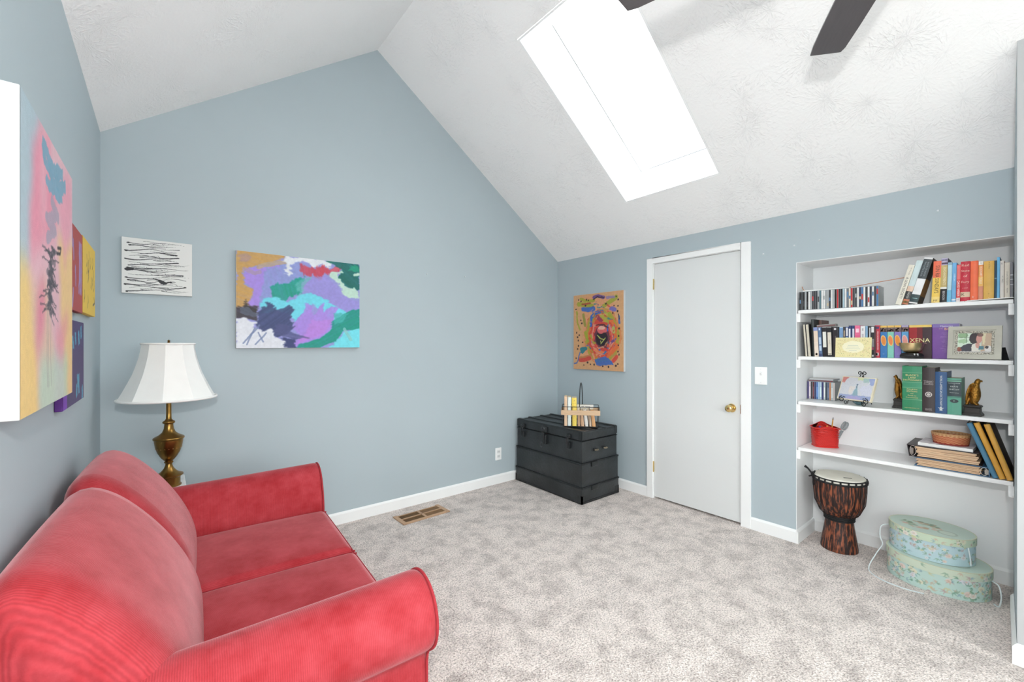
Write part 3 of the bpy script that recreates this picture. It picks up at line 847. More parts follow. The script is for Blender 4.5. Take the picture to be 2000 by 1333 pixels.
for y in (.0, TY):
    for z in (.10, .30):
        MB().rbox(.12, .20, y - .008, y + .008, z, z + .04, .004, 2, 1).build('end_block', m_trunk2, tr, smooth=True)
for x in (.032, .165, .325, TX - .032):
    MB().rbox(x - .018, x + .018, .013, TY - .013, .588, .612, .008, 3, 2).build('lid_slat', m_trunk2, tr, smooth=True)
for y in (.035, TY - .035):
    MB().rbox(.014, TX - .014, y - .020, y + .020, .586, .605, .006, 2, 2).build('end_strap', m_trunk2, tr, smooth=True)
for y in (.0, TY):
    for x in (0, TX):
        for z0, z1 in ((.004, .07), (.54, .606)):
            sx = 1 if x == 0 else -1; sy = 1 if y == 0 else -1
            MB().box(x + sx*(.0005 if z0 < .1 else .0115), x + sx*.05, y + sy*(.0005 if z0 < .1 else .0115), y + sy*.014, z0, z1).box(x + sx*(.0005 if z0 < .1 else .0115), x + sx*.014, y + sy*(.0005 if z0 < .1 else .0115), y + sy*.05, z0, z1).build('corner_plate', m_trunk2, tr)
# latches on the long front (local x = 0 faces the room)
for y in (.155, .755):
    lt = MB().rbox(-.010, .012, y - .022, y + .022, .535, .570, .006, 2, 1).build('latch', m_trunk2, tr, smooth=True)
    MB().rbox(-.012, .012, y - .017, y + .017, .445, .500, .005, 2, 1).build('catch_plate', m_trunk2, lt, smooth=True)
    MB().tube([(-.014, y - .010, .550), (-.016, y - .008, .505), (-.018, y, .470), (-.016, y + .008, .505), (-.014, y + .010, .550)], .004, 8).build('clasp', m_steel, lt, smooth=True)
lk = MB().rbox(-.010, .012, .425, .495, .535, .590, .010, 3, 1).rbox(-.014, .012, .428, .492, .430, .515, .008, 3, 1).build('lock_plate', m_trunk2, tr, smooth=True)
MB().rbox(-.026, -.008, .442, .478, .440, .540, .008, 3, 2).build('hasp', m_trunk2, lk, smooth=True)
MB().tube([(-.028 + .008*math.cos(a), .462 + .020*math.cos(a), .430 + .024*math.sin(a)) for a in np.linspace(0, 2*PI, 18, endpoint=False)], .004, 8, closed=True).build('lock_ring', m_steel, lk, smooth=True)
MB().tube([(-.013, .460 + .018*math.cos(a), .566 + .018*math.sin(a)) for a in np.linspace(0, PI, 12)], .005, 8).build('lock_boss', m_steel, lk, smooth=True)
# leather handle stubs on the short end (local y = 0)
for x in (.180, .300):
    h = MB().rbox(x - .020, x + .020, .002, .016, .425, .450, .005, 2, 1).build('handle_mount', m_trunk2, tr, smooth=True)
    MB().tube([(x - .014, .002, .436), (x - .008, -.012, .437), (x + .008, -.014, .438), (x + .016, .001, .440)], [.006, .008, .008, .006], 8).build('handle_loop', m_wornb, h, smooth=True)

# ------------------------------------------------------------------ wire book basket on the trunk (faces the viewer diagonally)
# local x right along the front, y towards the room corner, z up
ang = math.atan2(2.445 - 2.65, 2.921 - 2.735)
bk = thing('book_basket', 'black wire basket with a blond wood band and tall hoop on the trunk', 'basket', (2.748, 2.655, .6125), (0, 0, ang))
m_wire = mat('black_wire', (34, 33, 34), .4, .4)
m_wood = mat('blond_wood_strip', (206, 174, 140), .55, var=.08, stretch=(1, 10, 10), scale=20)
BW, BD = .290, .135
b = MB().box(-.004, BW + .004, -.004, BD + .004, .000, .005)
def loop(z, e): return [(-e, -e, z), (BW + e, -e, z), (BW + e, BD + e, z), (-e, BD + e, z)]
for z, e in ((.006, .004), (.178, .016)): b.tube(loop(z, e), .0028, 6, closed=True)
for x in (-.004, .072, .146, .220, BW + .004):
    ex = -.012 if x < 0 else (.012 if x > BW else 0)
    b.tube([(x, -.004, .006), (x + ex, -.016, .178)], .0022, 6); b.tube([(x, BD + .004, .006), (x + ex, BD + .016, .178)], .0022, 6)
b.build('wire_frame', m_wire, bk, smooth=True)
MB().tube([(.150 - .014*math.cos(q), BD/2 - (BD/2 + .012)*math.cos(q), .178 + .205*math.sin(q)) for q in np.linspace(0, PI, 25)], .004, 8).build('hoop_handle', m_wire, bk, smooth=True)
b = MB()
b.box(-.020, BW + .020, -.024, -.019, .108, .150).box(-.020, BW + .020, BD + .019, BD + .024, .108, .150).box(-.024, -.019, -.022, BD + .022, .108, .150).box(BW + .019, BW + .024, -.022, BD + .022, .108, .150)
b.build('wood_band', m_wood, bk)
bm_ = Matrix.Translation(bk.location) @ Euler((0, 0, ang)).to_matrix().to_4x4()

m_pages = mat('page_block', (232, 224, 206), .8, var=.06, scale=90, stretch=(20, 1, 1))
m_pages2 = mat('aged_page_block', (214, 196, 164), .8, var=.08, scale=90, stretch=(20, 1, 1))
def book(label, w, h, dp, col, loc, rot, bands=(), texts=(), pages=m_pages, hard=True, group=None, name='book', cat='book', rough=.5, side=None, round_=True):
    """upright book, local x across the spine, y back from the spine, z up; bands (z0,z1,colour), texts (string,size,x,z,rot,colour[,squash])"""
    t = thing(name, label, cat, loc, rot, group)
    mc = col if isinstance(col, bpy.types.Material) else cmat(col, rough)
    e = .0025 if hard else .0006; ov = .003 if hard else 0.0
    b = MB()
    bul = min(.004, w * .12) if round_ else 0
    sp = [(x, -bul * math.cos(PI * x / w)) for x in np.linspace(-w/2, w/2, 7)]
    out = sp + [(w/2, dp), (w/2 - e, dp), (w/2 - e, e), (-w/2 + e, e), (-w/2 + e, dp), (-w/2, dp)]
    # spine + two boards as one U-shaped cover
    b.box(-w/2, -w/2 + e, 0, dp, 0, h).box(w/2 - e, w/2, 0, dp, 0, h)
    b.prism(sp + [(w/2, e), (-w/2, e)], 'z', 0, h)
    b.build('cover', mc, t)
    MB().box(-w/2 + e, w/2 - e, e, dp - ov, ov, h - ov).build('pages', pages, t)
    for z0, z1, c in bands:
        bb = MB().prism([(x, y - .0004) for x, y in sp] + [(w/2, .0005), (-w/2, .0005)], 'z', z0 * h, z1 * h)
        bb.build('spine_band', cmat(c, rough), t)
    for tx in texts:
        s, size, x, z, r, c = tx[:6]
        text(s, size, t, cmat(c, rough), x, z * h, -bul - .0010, r, squash=tx[6] if len(tx) > 6 else 1.0)
    if side is not None:
        for z0, z1, c in side:
            MB().box(w/2 - .0002, w/2 + .0004, .004, dp - .002, z0*h, z1*h).build('cover_panel', cmat(c, rough), t)
    return t
def in_basket(label, x, w, h, dp, col, lean=0, y=.004, **k):
    p = bm_ @ Vector((x, y, .0055))
    return book(label, w, h, dp, col, p, (0, lean, ang), group='books in the wire basket', pages=m_pages2, **k)
in_basket('peach paperback at the left end of the wire basket', .016, .024, .262, .10, (226, 192, 160), hard=False)
in_basket('white paperback with pale blue edges in the wire basket', .048, .028, .256, .10, (226, 234, 230), hard=False, bands=[(.0, .03, (190, 214, 220))])
in_basket('bright yellow paperback standing tall in the wire basket', .090, .042, .250, .10, (240, 212, 96), hard=False,
          bands=[(.80, .803, (120, 100, 50))], texts=[('A', .014, 0, .90, 'h', (60, 50, 30)), ('o', .012, 0, .22, 'h', (200, 90, 50)), ('oo', .010, 0, .36, 'h', (210, 110, 50))])
in_basket('short white booklet behind the tan books in the wire basket', .126, .020, .180, .030, (236, 232, 224), hard=False, y=.101)
for i, (x, w, h, c, ln, lb) in enumerate([(.132, .022, .128, (198, 160, 128), .02, 'narrow tan book beside the yellow paperback'),
                                     (.165, .026, .140, (208, 168, 134), -.10, 'tan cloth book leaning in the wire basket'),
                                     (.200, .026, .152, (228, 224, 218), -.13, 'off-white book leaning in the wire basket'),
                                     (.231, .020, .150, (214, 188, 164), -.14, 'thin beige book leaning in the wire basket'),
                                     (.262, .030, .150, (212, 160, 110), -.12, 'orange-tan book at the right end of the wire basket')]):
    in_basket(lb, x, w, h, .095, c, ln)
p = bm_ @ Vector((.200, .105, .0055))
book('white book with black print at the back of the wire basket', .12, .178, .012, (228, 226, 222), p, (0, 0, ang), hard=False, round_=False, group='books in the wire basket',
     texts=[('ww', .03, .01, .90, 'h', (40, 40, 44)), ('m', .03, -.035, .90, 'h', (60, 60, 64))])

# ------------------------------------------------------------------ paintings
m_canvas = mat('white_canvas_edge', (204, 206, 206), .8, var=.02, bump=.1, bscale=500)
def painting(label, loc, rz, w, h, d, cv, edge=None, cat='painting', tilt=0.0):
    t = thing('canvas_painting', label, cat, loc, (0, tilt, rz))
    MB().box(-w/2, w/2, -d, -.001, -h/2, h/2).build('canvas', edge or m_canvas, t, bevel=.002)
    g_ = cv.img.mean(-1, keepdims=True); cv.img = (g_ + (cv.img - g_) * (1.22 if 'lavender, teal' in label else 1.06)) * (.95 if g_.mean() < 225 else 1.0)
    grid_paint('painted_face', cv.img, w - .003, h - .003, t, -w/2 + .0015, -h/2 + .0015, -d - .0006)
    return t
def persp(x0, tl, tr, x1, bl, br):
    """map photo-crop coordinates of a canvas seen in perspective to 0..1"""
    hl, hr = bl - tl, br - tr
    def c(p):
        u = (p[0] - x0) / (x1 - x0); top = tl + (tr - tl) * u; bot = bl + (br - bl) * u
        return (u * hr / ((1 - u) * hl + u * hr), (p[1] - top) / (bot - top))
    return c
rng = random.Random(5)

# abstract on the gable wall
c = Canvas(340, 270, (160, 162, 216), 11, persp(965, 152, 265, 1932, 920, 912)); c.soft = .0035; c.feather = .022
c.poly([(1030,290),(1240,280),(1330,260),(1330,420),(1240,450),(1210,520),(1150,600),(1090,600),(1060,560),(1095,470),(1040,420)], (176,152,226), .02)
c.poly([(1180,300),(1480,240),(1500,380),(1380,420),(1240,450),(1220,540),(1130,590),(1180,420)], (152,164,214), .02, streak=.3, ang=1.2)
c.poly([(960,140),(1340,185),(1310,235),(1160,262),(1050,290),(1020,330),(1045,420),(1098,470),(1065,595),(960,612)], (204,164,96), .02, streak=.25, ang=.3)
c.poly([(985,190),(1100,195),(1070,240),(1010,250)], (176,152,150), .03, streak=.5)
c.stroke([(1140,285),(1230,260),(1360,245)], .035, (186,168,150), .85, .02)
c.stroke([(1030,300),(1110,330),(1150,320)], .03, (176,158,180), .7, .02)
c.poly([(1335,190),(1720,238),(1690,300),(1640,255),(1580,285),(1520,250),(1470,245),(1400,270),(1400,350),(1365,362),(1345,300),(1370,262),(1330,225)], (236,240,246), .025, cells=20)
c.poly([(1475,252),(1560,292),(1640,270),(1700,300),(1740,290),(1810,285),(1760,322),(1650,345),(1598,388),(1575,345),(1545,362),(1500,348),(1455,312)], (196,72,86), .02, streak=.35, ang=1.5, cells=22)
c.poly([(1740,290),(1810,285),(1760,320),(1700,322)], (205,110,125), .02, streak=.3)
c.poly([(1650,232),(1932,262),(1935,470),(1850,460),(1800,420),(1750,385),(1790,300),(1720,270)], (14,98,88), .025, streak=.25, ang=.7)
c.poly([(1860,270),(1932,275),(1932,330),(1880,330),(1840,310)], (30,160,128), .03, streak=.4, ang=.5)
c.poly([(1700,340),(1790,310),(1760,360),(1770,400),(1830,440),(1935,470),(1935,530),(1850,525),(1800,500),(1790,440),(1740,400),(1690,365)], (202,228,216), .03, cells=20)
c.poly([(1870,325),(1930,330),(1925,360),(1880,350)], (206,228,216), .03)
c.poly([(1480,380),(1560,370),(1660,350),(1745,420),(1800,510),(1935,560),(1935,640),(1830,640),(1720,580),(1560,500),(1450,430)], (164,156,218), .02, streak=.25, ang=.6)
c.poly([(1225,440),(1280,402),(1340,428),(1440,370),(1525,350),(1480,420),(1480,480),(1430,505),(1372,548),(1270,522)], (18,150,124), .025, streak=.35, ang=1.3, cells=20)
c.poly([(1430,410),(1560,350),(1520,420),(1480,480),(1495,530),(1460,530)], (120,190,190), .02, streak=.6, ang=-.6)
c.poly([(1150,600),(1205,515),(1290,530),(1372,560),(1440,520),(1540,478),(1640,520),(1700,560),(1815,640),(1800,700),(1740,720),(1650,640),(1560,560),(1480,660),(1420,720),(1380,640),(1290,630),(1160,640)], (132,220,236), .02)
c.poly([(1640,565),(1660,560),(1640,640),(1700,600),(1765,612),(1735,680),(1740,740),(1640,830),(1450,892),(1400,872),(1480,815),(1405,765),(1430,710),(1500,640),(1505,560),(1545,580),(1575,660)], (178,150,226), .02, streak=.2, ang=-1.0)
c.poly([(1560,700),(1720,690),(1690,780),(1600,840),(1440,890),(1500,820)], (192,148,224), .02, streak=.2)
c.poly([(1205,548),(1240,560),(1292,622),(1340,592),(1380,582),(1428,610),(1385,670),(1412,720),(1410,770),(1372,805),(1290,835),(1170,800),(1128,735),(1140,640),(1160,600),(1205,600)], (64,74,112), .015, streak=.2, ang=-.7, cells=20)
c.poly([(1290,720),(1410,750),(1380,790),(1535,835),(1460,845),(1330,830),(1250,800)], (84,88,130), .015, streak=.5, ang=.15)
c.poly([(1330,840),(1420,850),(1445,925),(1340,925)], (62,70,112), .015)
c.poly([(955,606),(1040,585),(1060,530),(1075,588),(1140,592),(1138,712),(1085,692),(960,690)], (52,46,46), .02, streak=.3, ang=.4)
c.ellipse((1060,640), .05, .05, (100,112,130), .6, .08)
c.poly([(955,690),(1030,672),(1125,712),(1105,760),(1170,800),(1250,765),(1270,830),(1330,848),(1365,930),(955,930)], (236,239,247), .02, cells=20)
for a, b_ in (((1150,740),(1020,880)), ((1115,760),(1050,890)), ((1200,800),(1120,890)), ((1140,800),(1180,870))):
    c.stroke([a, b_], .013, (120,134,170), .7, .01)
c.poly([(1740,690),(1830,640),(1935,605),(1935,775),(1820,775),(1740,860),(1640,905),(1455,925),(1450,895),(1600,845),(1715,770),(1705,740)], (20,146,124), .02, streak=.25, ang=-.5)
c.poly([(1720,640),(1840,640),(1790,720),(1735,740)], (90,180,180), .02, streak=.5, ang=-.8)
c.poly([(1700,905),(1770,850),(1815,782),(1935,772),(1935,925),(1700,925)], (134,224,236), .02)
c.stroke([(1815,770),(1862,850)], .03, (150,205,205), .8, .01)
c.grain(.08)
painting('large abstract canvas in lavender, teal, gold and navy on the gable wall', (.764, YB, 1.633), FB, .798, .634, .030, c)

# black and white canvas
c = Canvas(220, 216, (240, 240, 238), 21, persp(62, 52, 110, 625, 492, 517))
rows = [95, 118, 150, 172, 200, 222, 250, 270, 296, 318, 345, 372, 398, 424, 448, 472]
for i, y in enumerate(rows):
    for k in range(3):
        a = rng.uniform(85, 130) if k == 0 else rng.uniform(120, 420)
        e = rng.uniform(470, 600) if k == 0 else min(605, a + rng.uniform(80, 240))
        sl = .085 - .00018 * (y - 95); ph = rng.uniform(0, 6); am = rng.uniform(3, 9); wl = rng.uniform(40, 80); dy_ = rng.uniform(-12, 12) if k else 0
        pts = [(x, y + sl * (x - 80) * .7 + am * math.sin(ph + x / wl) + dy_) for x in np.linspace(a, e, 12)]
        if rng.random() < .4: pts = pts[::-1]
        c.stroke(pts, rng.uniform(.012, .022) if k == 0 else rng.uniform(.006, .011), (46, 47, 52), .95, .010, True)
        if k == 0 and rng.random() < .5: c.ellipse(pts[0], .022, .011, (40, 40, 46), 1, .03)
        if rng.random() < .3:
            q = rng.randint(2, 8); c.stroke([pts[q], (pts[q][0] + rng.uniform(-26, 10), pts[q][1] - rng.uniform(10, 22))], .008, (46, 46, 50), .9, .0, True)
c.poly([(300,372),(370,385),(420,408),(500,405),(420,425),(370,418),(340,390)], (40,40,46), .02)
c.poly([(85,298),(165,303),(160,320),(90,316)], (40,40,46), .02)
painting('white canvas with rows of black drip lines above the lamp', (-.0215, YB, 1.7945), FB, .322, .320, .020, c)

# tan abstract between trunk and door
c = Canvas(180, 218, (216, 168, 124), 31, persp(140, 178, 112, 835, 1205, 1258))
G, RD, OR, BL, PU, TEAL, PK, BK = (160,166,60), (206,72,62), (222,112,64), (58,106,190), (104,74,140), (44,124,140), (222,150,130), (40,30,40)
c.poly([(250,200),(420,180),(640,200),(700,300),(740,560),(760,800),(700,1050),(560,1120),(340,1080),(220,1060),(260,800),(270,520)], (222,160,118), .04, streak=.3)
for cen, w, col, sp_ in (((535,770),.36,(214,140,90),.9), ((530,760),.33,G,.8), ((535,770),.29,OR,.9), ((525,770),.25,RD,.85), ((530,770),.215,PK,.9), ((540,770),.185,RD,.9), ((535,765),.15,(96,50,70),.9)):
    c.ellipse(cen, w, w * 1.02, col, sp_, .07)
c.ellipse((530, 785), .115, .095, BK, 1, .03)
c.ellipse((535, 665), .095, .045, (224,110,110), .95, .03); c.ellipse((530, 640), .07, .025, (232,190,170), .9, .03)
for pts, w, col in [([(240,230),(330,260),(420,250)],.05,G), ([(210,300),(300,310),(400,330)],.07,G), ([(560,330),(640,280),(730,210)],.07,G), ([(260,300),(370,292)],.03,(170,80,60)),
                    ([(270,370),(340,380),(420,370)],.07,BL), ([(380,600),(390,480),(450,420),(540,410)],.05,BL), ([(400,470),(520,405),(560,430),(610,560),(615,680)],.03,BL),
                    ([(420,210),(480,190),(560,210)],.05,PU), ([(600,215),(700,210)],.04,(150,130,170)), ([(660,370),(710,380)],.07,(110,110,190)), ([(185,410),(195,560),(230,660)],.03,G),
                    ([(540,470),(600,480),(590,560)],.11,(176,176,70)), ([(470,480),(520,530)],.07,(150,56,90)), ([(460,570),(600,580)],.04,RD), ([(640,440),(650,500)],.06,G), ([(280,450),(300,600)],.05,(150,150,70)),
                    ([(680,530),(740,640)],.035,OR), ([(300,700),(340,820)],.05,G), ([(380,740),(420,850)],.03,G), ([(690,640),(700,700)],.05,(170,190,110)), ([(640,860),(690,820)],.04,PU),
                    ([(250,930),(310,920),(260,970)],.06,TEAL), ([(230,980),(190,1120),(155,1130)],.022,BL), ([(240,1080),(360,1060)],.08,RD), ([(220,1050),(420,1010)],.03,(190,130,80)),
                    ([(640,1000),(740,900)],.08,OR), ([(670,1030),(730,1010)],.04,(176,150,80)), ([(690,1100),(740,1050)],.06,RD), ([(500,930),(600,950)],.06,RD), ([(430,940),(560,990)],.04,(230,140,90)),
                    ([(770,480),(775,570)],.035,BL), ([(760,450),(770,520)],.018,BK), ([(330,880),(350,880)],.025,BL), ([(500,945),(505,950)],.035,BL), ([(410,1000),(430,1080)],.03,(226,160,130))]:
    c.stroke(pts, w, col, .9, .02)
for i in range(120):
    a = rng.uniform(0, 6.28); r = rng.uniform(.5, 1.0); x = 530 + 215*r*math.cos(a); y = 680 + 440*r*math.sin(a)
    aa = a + 1.57 + rng.uniform(-.5, .5); L = rng.uniform(14, 60)
    c.stroke([(x, y), (x + L*math.cos(aa), y + L*1.1*math.sin(aa))], rng.uniform(.010, .034), rng.choice([G, RD, OR, BL, PU, PK, (226, 176, 140), (222, 160, 118), (196, 100, 60), TEAL]), .75, .03, True)
c.poly([(430,1085),(530,1060),(590,1030),(640,1080),(700,1165),(600,1150),(500,1165),(450,1140)], BL, .03, streak=.3)
for pts in ([(470,740),(520,790),(560,800)], [(520,860),(580,780)], [(490,760),(500,780)], [(515,820),(520,840)]):
    c.stroke(pts, .014, (196, 206, 110), .95)
for pts in ([(415,240),(470,200),(560,215)], [(450,600),(560,590),(620,640)]):
    c.stroke(pts, .016, BK, .8, .02)
for p in [(210,240),(245,262),(320,240),(345,250),(175,372),(242,525),(255,570),(185,700),(220,735),(195,760),(205,810),(268,835),(208,885),(198,928),(175,1055),(285,1155),(335,1120),(375,1145),(425,1150),
          (545,1175),(625,1185),(727,1172),(755,1145),(770,1015),(758,975),(760,885),(765,755),(770,650),(750,405),(755,335),(760,245),(732,200),(685,430),(308,322),(700,330),(590,300)]:
    c.ellipse(p, rng.uniform(.010, .018), rng.uniform(.009, .015), BK, .95, .01)
c.grain(.08)
painting('tan canvas with a colourful swirling abstract between trunk and door', (XR, 2.731, 1.4645), FR, .622, .756, .028, c)

# large pastel canvas near the viewer on the left wall (photo-crop u is strongly foreshortened)
c = Canvas(200, 212, (240, 196, 206), 41); c.soft = .035; c.feather = .05
c.poly([(-.1,-.1),(.30,-.1),(.18,.3),(.06,.62),(-.1,.62)], (176,206,216), .05, streak=.3, ang=1.5)
c.poly([(-.1,.52),(.1,.50),(.22,.75),(.30,1.1),(-.1,1.1)], (250,216,130), .05, streak=.25, ang=1.5)
c.poly([(.62,.35),(1.1,.25),(1.1,1.1),(.80,1.1),(.72,.7)], (250,214,140), .05, streak=.3, ang=1.5)
c.poly([(.22,.04),(.45,.00),(.60,.25),(.52,.36),(.30,.42),(.14,.5),(.12,.35)], (240,148,172), .05, streak=.35, ang=1.5)
c.poly([(.28,.12),(.40,.10),(.40,.34),(.30,.36)], (244,186,200), .04, streak=.3, ang=1.5)
c.poly([(.62,.10),(.95,.02),(.98,.20),(.80,.42),(.70,.30)], (246,170,190), .05, streak=.4, ang=1.5)
c.poly([(.10,.56),(.40,.55),(.58,.85),(.50,1.05),(.28,1.05),(.25,.85)], (236,206,176), .05, streak=.4, ang=1.5)
c.poly([(.26,.85),(.55,.80),(.85,.82),(.86,1.1),(.26,1.1)], (196,224,206), .05, streak=.45, ang=1.5)
c.poly([(.20,.58),(.36,.55),(.34,.76),(.22,.80)], (230,130,160), .04, streak=.4, ang=1.5)
c.poly([(.58,.72),(.80,.66),(.88,.62),(.80,.78),(.62,.84)], (240,156,170), .04, streak=.4)
for q in ([(.34,.06),(.52,.10),(.72,.06)], [(.36,.11),(.55,.14),(.80,.10)], [(.40,.17),(.58,.18),(.70,.17)]):
    c.stroke(q, .055, (124,174,198), .9, .05)
c.stroke([(.50,.23),(.62,.26),(.40,.31),(.56,.33),(.42,.38)], .05, (178,168,186), .85, .03)
for i in range(46):
    y = .40 + .26 * (i / 46) ** 1.0; x = .46 + .03 * math.sin(i * .9) + .10 * max(0, .5 - i / 46)
    c.stroke([(x, y), (x + rng.uniform(-.17, .17), y + rng.uniform(-.02, .05))], .006, (54, 54, 62), .75, .02)
    c.ellipse((x + rng.uniform(-.03, .03), y), .03, .012, (70, 70, 78), .55, .05)
c.stroke([(.62,.385),(.70,.375),(.68,.40),(.60,.41)], .014, (40, 40, 46), .9)
for dx in (-.03, .0, .05): c.stroke([(.44 + dx, .62), (.43 + dx * .8, .80), (.44 + dx, .93)], .006, (130, 120, 124), .55, .01)
c.grain(.05)
painting('big square pastel canvas with a black feather stroke, nearest on the left wall', (XL, 1.669, 1.535), FL, .662, .700, .040, c)

c = Canvas(130, 100, (180, 72, 68), 51)
for i in range(9):
    x = rng.uniform(.1, .9); y = rng.uniform(.05, .8); c.stroke([(x, y), (x + rng.uniform(-.06, .06), y + .18)], .05, (160, 142, 200), .9, .03)
for x in (.78, .86, .92): c.stroke([(x, .15), (x + .02, .45), (x - .02, .75)], .05, (166, 148, 206), .9, .03)
painting('dark red canvas with lavender strokes partly hidden by the pastel canvas', (XL, 2.225, 1.622), FL, .40, .312, .020, c, mat('red_canvas_edge', (150, 60, 56), .7))
c = Canvas(130, 100, (244, 206, 74), 52)
for i in range(16):
    x = rng.uniform(.08, .9); y = rng.uniform(.1, .75); pts = [(x, y), (x + .02, y + .08), (x - .03, y + .16)]
    c.stroke(pts, .014, (44, 42, 36), .95, .02)
c.stroke([(.9,.72),(.95,.8),(.8,.84)], .02, (44,42,36), .9, .02)
painting('yellow canvas with black marks, nearest the corner on the left wall', (XL, 2.635, 1.628), FL, .40, .312, .020, c, mat('yellow_canvas_edge', (226, 188, 70), .7))
c = Canvas(140, 92, (70, 48, 104), 53)
for i in range(16):
    x = rng.uniform(.05, .95); y = rng.uniform(.05, .85); a = rng.uniform(-.5, .5)
    c.poly([(x, y), (x + .07, y - .02), (x + .09 + a * .05, y + .14), (x + .02 + a * .05, y + .16)], (86, 164, 194), .02, streak=.2)
c.poly([(0,.8),(.16,.84),(.14,1.05),(-.05,1.05)], (120, 40, 180), .03)
painting('purple canvas with turquoise dabs, lowest on the left wall', (XL, 2.224, 1.278), FL, .468, .305, .020, c, mat('purple_canvas_edge', (92, 44, 132), .7))

# ------------------------------------------------------------------ shelves
SZ = [1.570, 1.260, .959, .648]
names = ['top', 'second', 'third', 'lowest']
for z, nm in zip(SZ, names):
    s = thing('wall_shelf', 'white painted wooden shelf board, %s of the four in the alcove' % nm, 'shelf', (XR, 0, z), (0, 0, 0), 'alcove shelves')
    MB().box(.0, AX - XR - .001, AY0 + .003, AY1 - .008, -.021, 0).build('shelf_board', m_white, s, bevel=.0015)
    for y0, y1 in ((AY1 - .020, AY1 - .0005), (AY0 + .0005, AY0 + .020)):
        MB().box(.004, AX - XR - .002, y0, y1, -.078, -.0215).build('support_cleat', m_white, s)

def yz(x, y): return (x, y)
def shelf_book(label, yl, yr, h, dp, col, xf, zi, **k):
    lean = k.pop('lean', 0.0); dz = k.pop('dz', 0.0005)
    return book(label, yl - yr - .0006, h, dp, col, (xf, (yl + yr)/2, SZ[zi] + dz), (0, lean, FR), **k)

# compact discs
m_case = mat('clear_jewel_case', (150, 156, 160), .15, var=.05)
def disc(label, yl, yr, x, z, col, h=.1245, dp=.14, group='', lean=0.0, mark=None):
    w = yl - yr - .0005
    t = thing('compact_disc_case', label, 'CD case', (x, (yl + yr)/2, z), (0, lean, FR), group)
    MB().box(-w/2, w/2, .001, dp, 0, h).build('case', m_case, t)
    MB().box(-w/2 + .0012, w/2 - .0012, -.0006, .004, .003, h - .003).build('spine_insert', cmat(col, .3), t)
    if mark:
        MB().box(-w/2 + .0016, w/2 - .0016, -.0010, 0, h*mark[0], h*mark[1]).build('spine_print', cmat(mark[2], .3), t)
    return t
K, DG, GR, LG, WH, TL, NV, BLU, RED, CR, LB = (26,26,28), (58,60,64), (112,116,120), (176,180,182), (234,234,232), (88,124,134), (46,56,92), (74,124,176), (196,54,58), (226,214,196), (176,202,214)
CN = {K: 'black', DG: 'charcoal', GR: 'grey', LG: 'light grey', WH: 'white', TL: 'teal', NV: 'navy', BLU: 'blue', RED: 'red', CR: 'cream', LB: 'pale blue'}
seq = [K, DG, K, LG, K, WH, LG, DG, DG, DG, LG, TL, WH, WH, LG, LG, DG, WH, LG, K, RED, DG, K, LB, WH, GR, CR, RED, DG, DG, WH, NV, BLU, WH, DG, WH, NV, WH, DG, BLU]
y = 1.0255; n = len(seq); wcd = (1.0255 - .613) / n
cr = random.Random(3)
for i, cc in enumerate(seq):
    mk = None
    if cr.random() < .65:
        a = cr.uniform(.08, .6); mk = (a, a + cr.uniform(.12, .3), cr.choice([WH, LG, (200, 60, 60), (60, 60, 64), (90, 130, 170), (210, 190, 150)]))
    disc('%s CD case, %s from the left on the top shelf' % (CN[cc], ordw(i + 1)), y - i*wcd, y - (i+1)*wcd, XR + .010, SZ[0] + .0005, cc, group='CDs on the top shelf', mark=mk,
         h=.1245 if i < 8 else .1245)
# thin white folder and curved incense holder lying on the discs
b = MB().box(-.125, .125, -.055, .055, 0, .006)
o = b.build('paper_folder', mat('white_card', (240, 240, 238), .6)); place(o, (XR + .075, .885, SZ[0] + .1256), (0, 0, FR + R_(3)))
tag(o, 'thin white folder lying on top of the top-shelf CDs', 'folder')
pts = [(-.165, 0, .036), (-.160, 0, .018), (-.148, 0, .006), (-.125, 0, .0022), (-.06, 0, .0020), (.05, 0, .0026), (.12, 0, .008), (.20, 0, .018), (.28, 0, .027), (.36, 0, .036)]
o = MB().tube(resample(pts, 40), .0022, 6).build('copper_rod', mat('copper_wire', (206, 150, 116), .35, .5), smooth=True)
place(o, (XR + .095, .870, SZ[0] + .1322), (0, 0, FR)); tag(o, 'thin copper rod with an upturned end resting on the top-shelf CDs', 'rod')

# --- top shelf books
g = 'books at the right of the top shelf'
X0 = XR + .014
lean_sp = .20
book('cream hardback leaning furthest left on the top shelf', .026, .232, .15, (234, 229, 214), (X0, .525, SZ[0] + .004), (0, R_(15.0), FR), group=g,
     texts=[('A LEAN SOCIETY', .0165, 0, .42, 'd', (96, 92, 90)), ('M. Harper', .010, .002, .84, 'd', (150, 144, 136))])
book('pale blue paperback leaning beside the cream hardback', .027, .252, .15, (205, 222, 224), (X0, .4955, SZ[0] + .004), (0, R_(14.8), FR), group=g, hard=False,
     bands=[(.0, .12, (206, 128, 96)), (.12, .30, (66, 68, 70)), (.30, .42, (230, 200, 178)), (.03, .08, (150, 150, 90))], texts=[('NOTES', .012, 0, .21, 'd', (210, 208, 200))])
book('black and white banded hardback leaning on the orange and yellow book', .036, .262, .16, (70, 78, 82), (X0, .4610, SZ[0] + .006), (0, R_(14.6), FR), group=g,
     bands=[(.0, .03, (236, 236, 236)), (.03, .20, (58, 76, 80)), (.20, .545, (238, 239, 240)), (.545, .965, (72, 80, 84)), (.965, 1.0, (240, 240, 240))],
     texts=[('I', .03, 0, .115, 'd', (150, 190, 190)), ('THE LITTLE BLACK', .010, -.006, .75, 'd', (160, 172, 176)), ('BOOK OF NOTES', .010, .006, .75, 'd', (160, 172, 176))],
     side=[(0, .18, (70, 64, 58)), (.18, .55, (160, 122, 66)), (.55, 1.0, (44, 38, 36))])
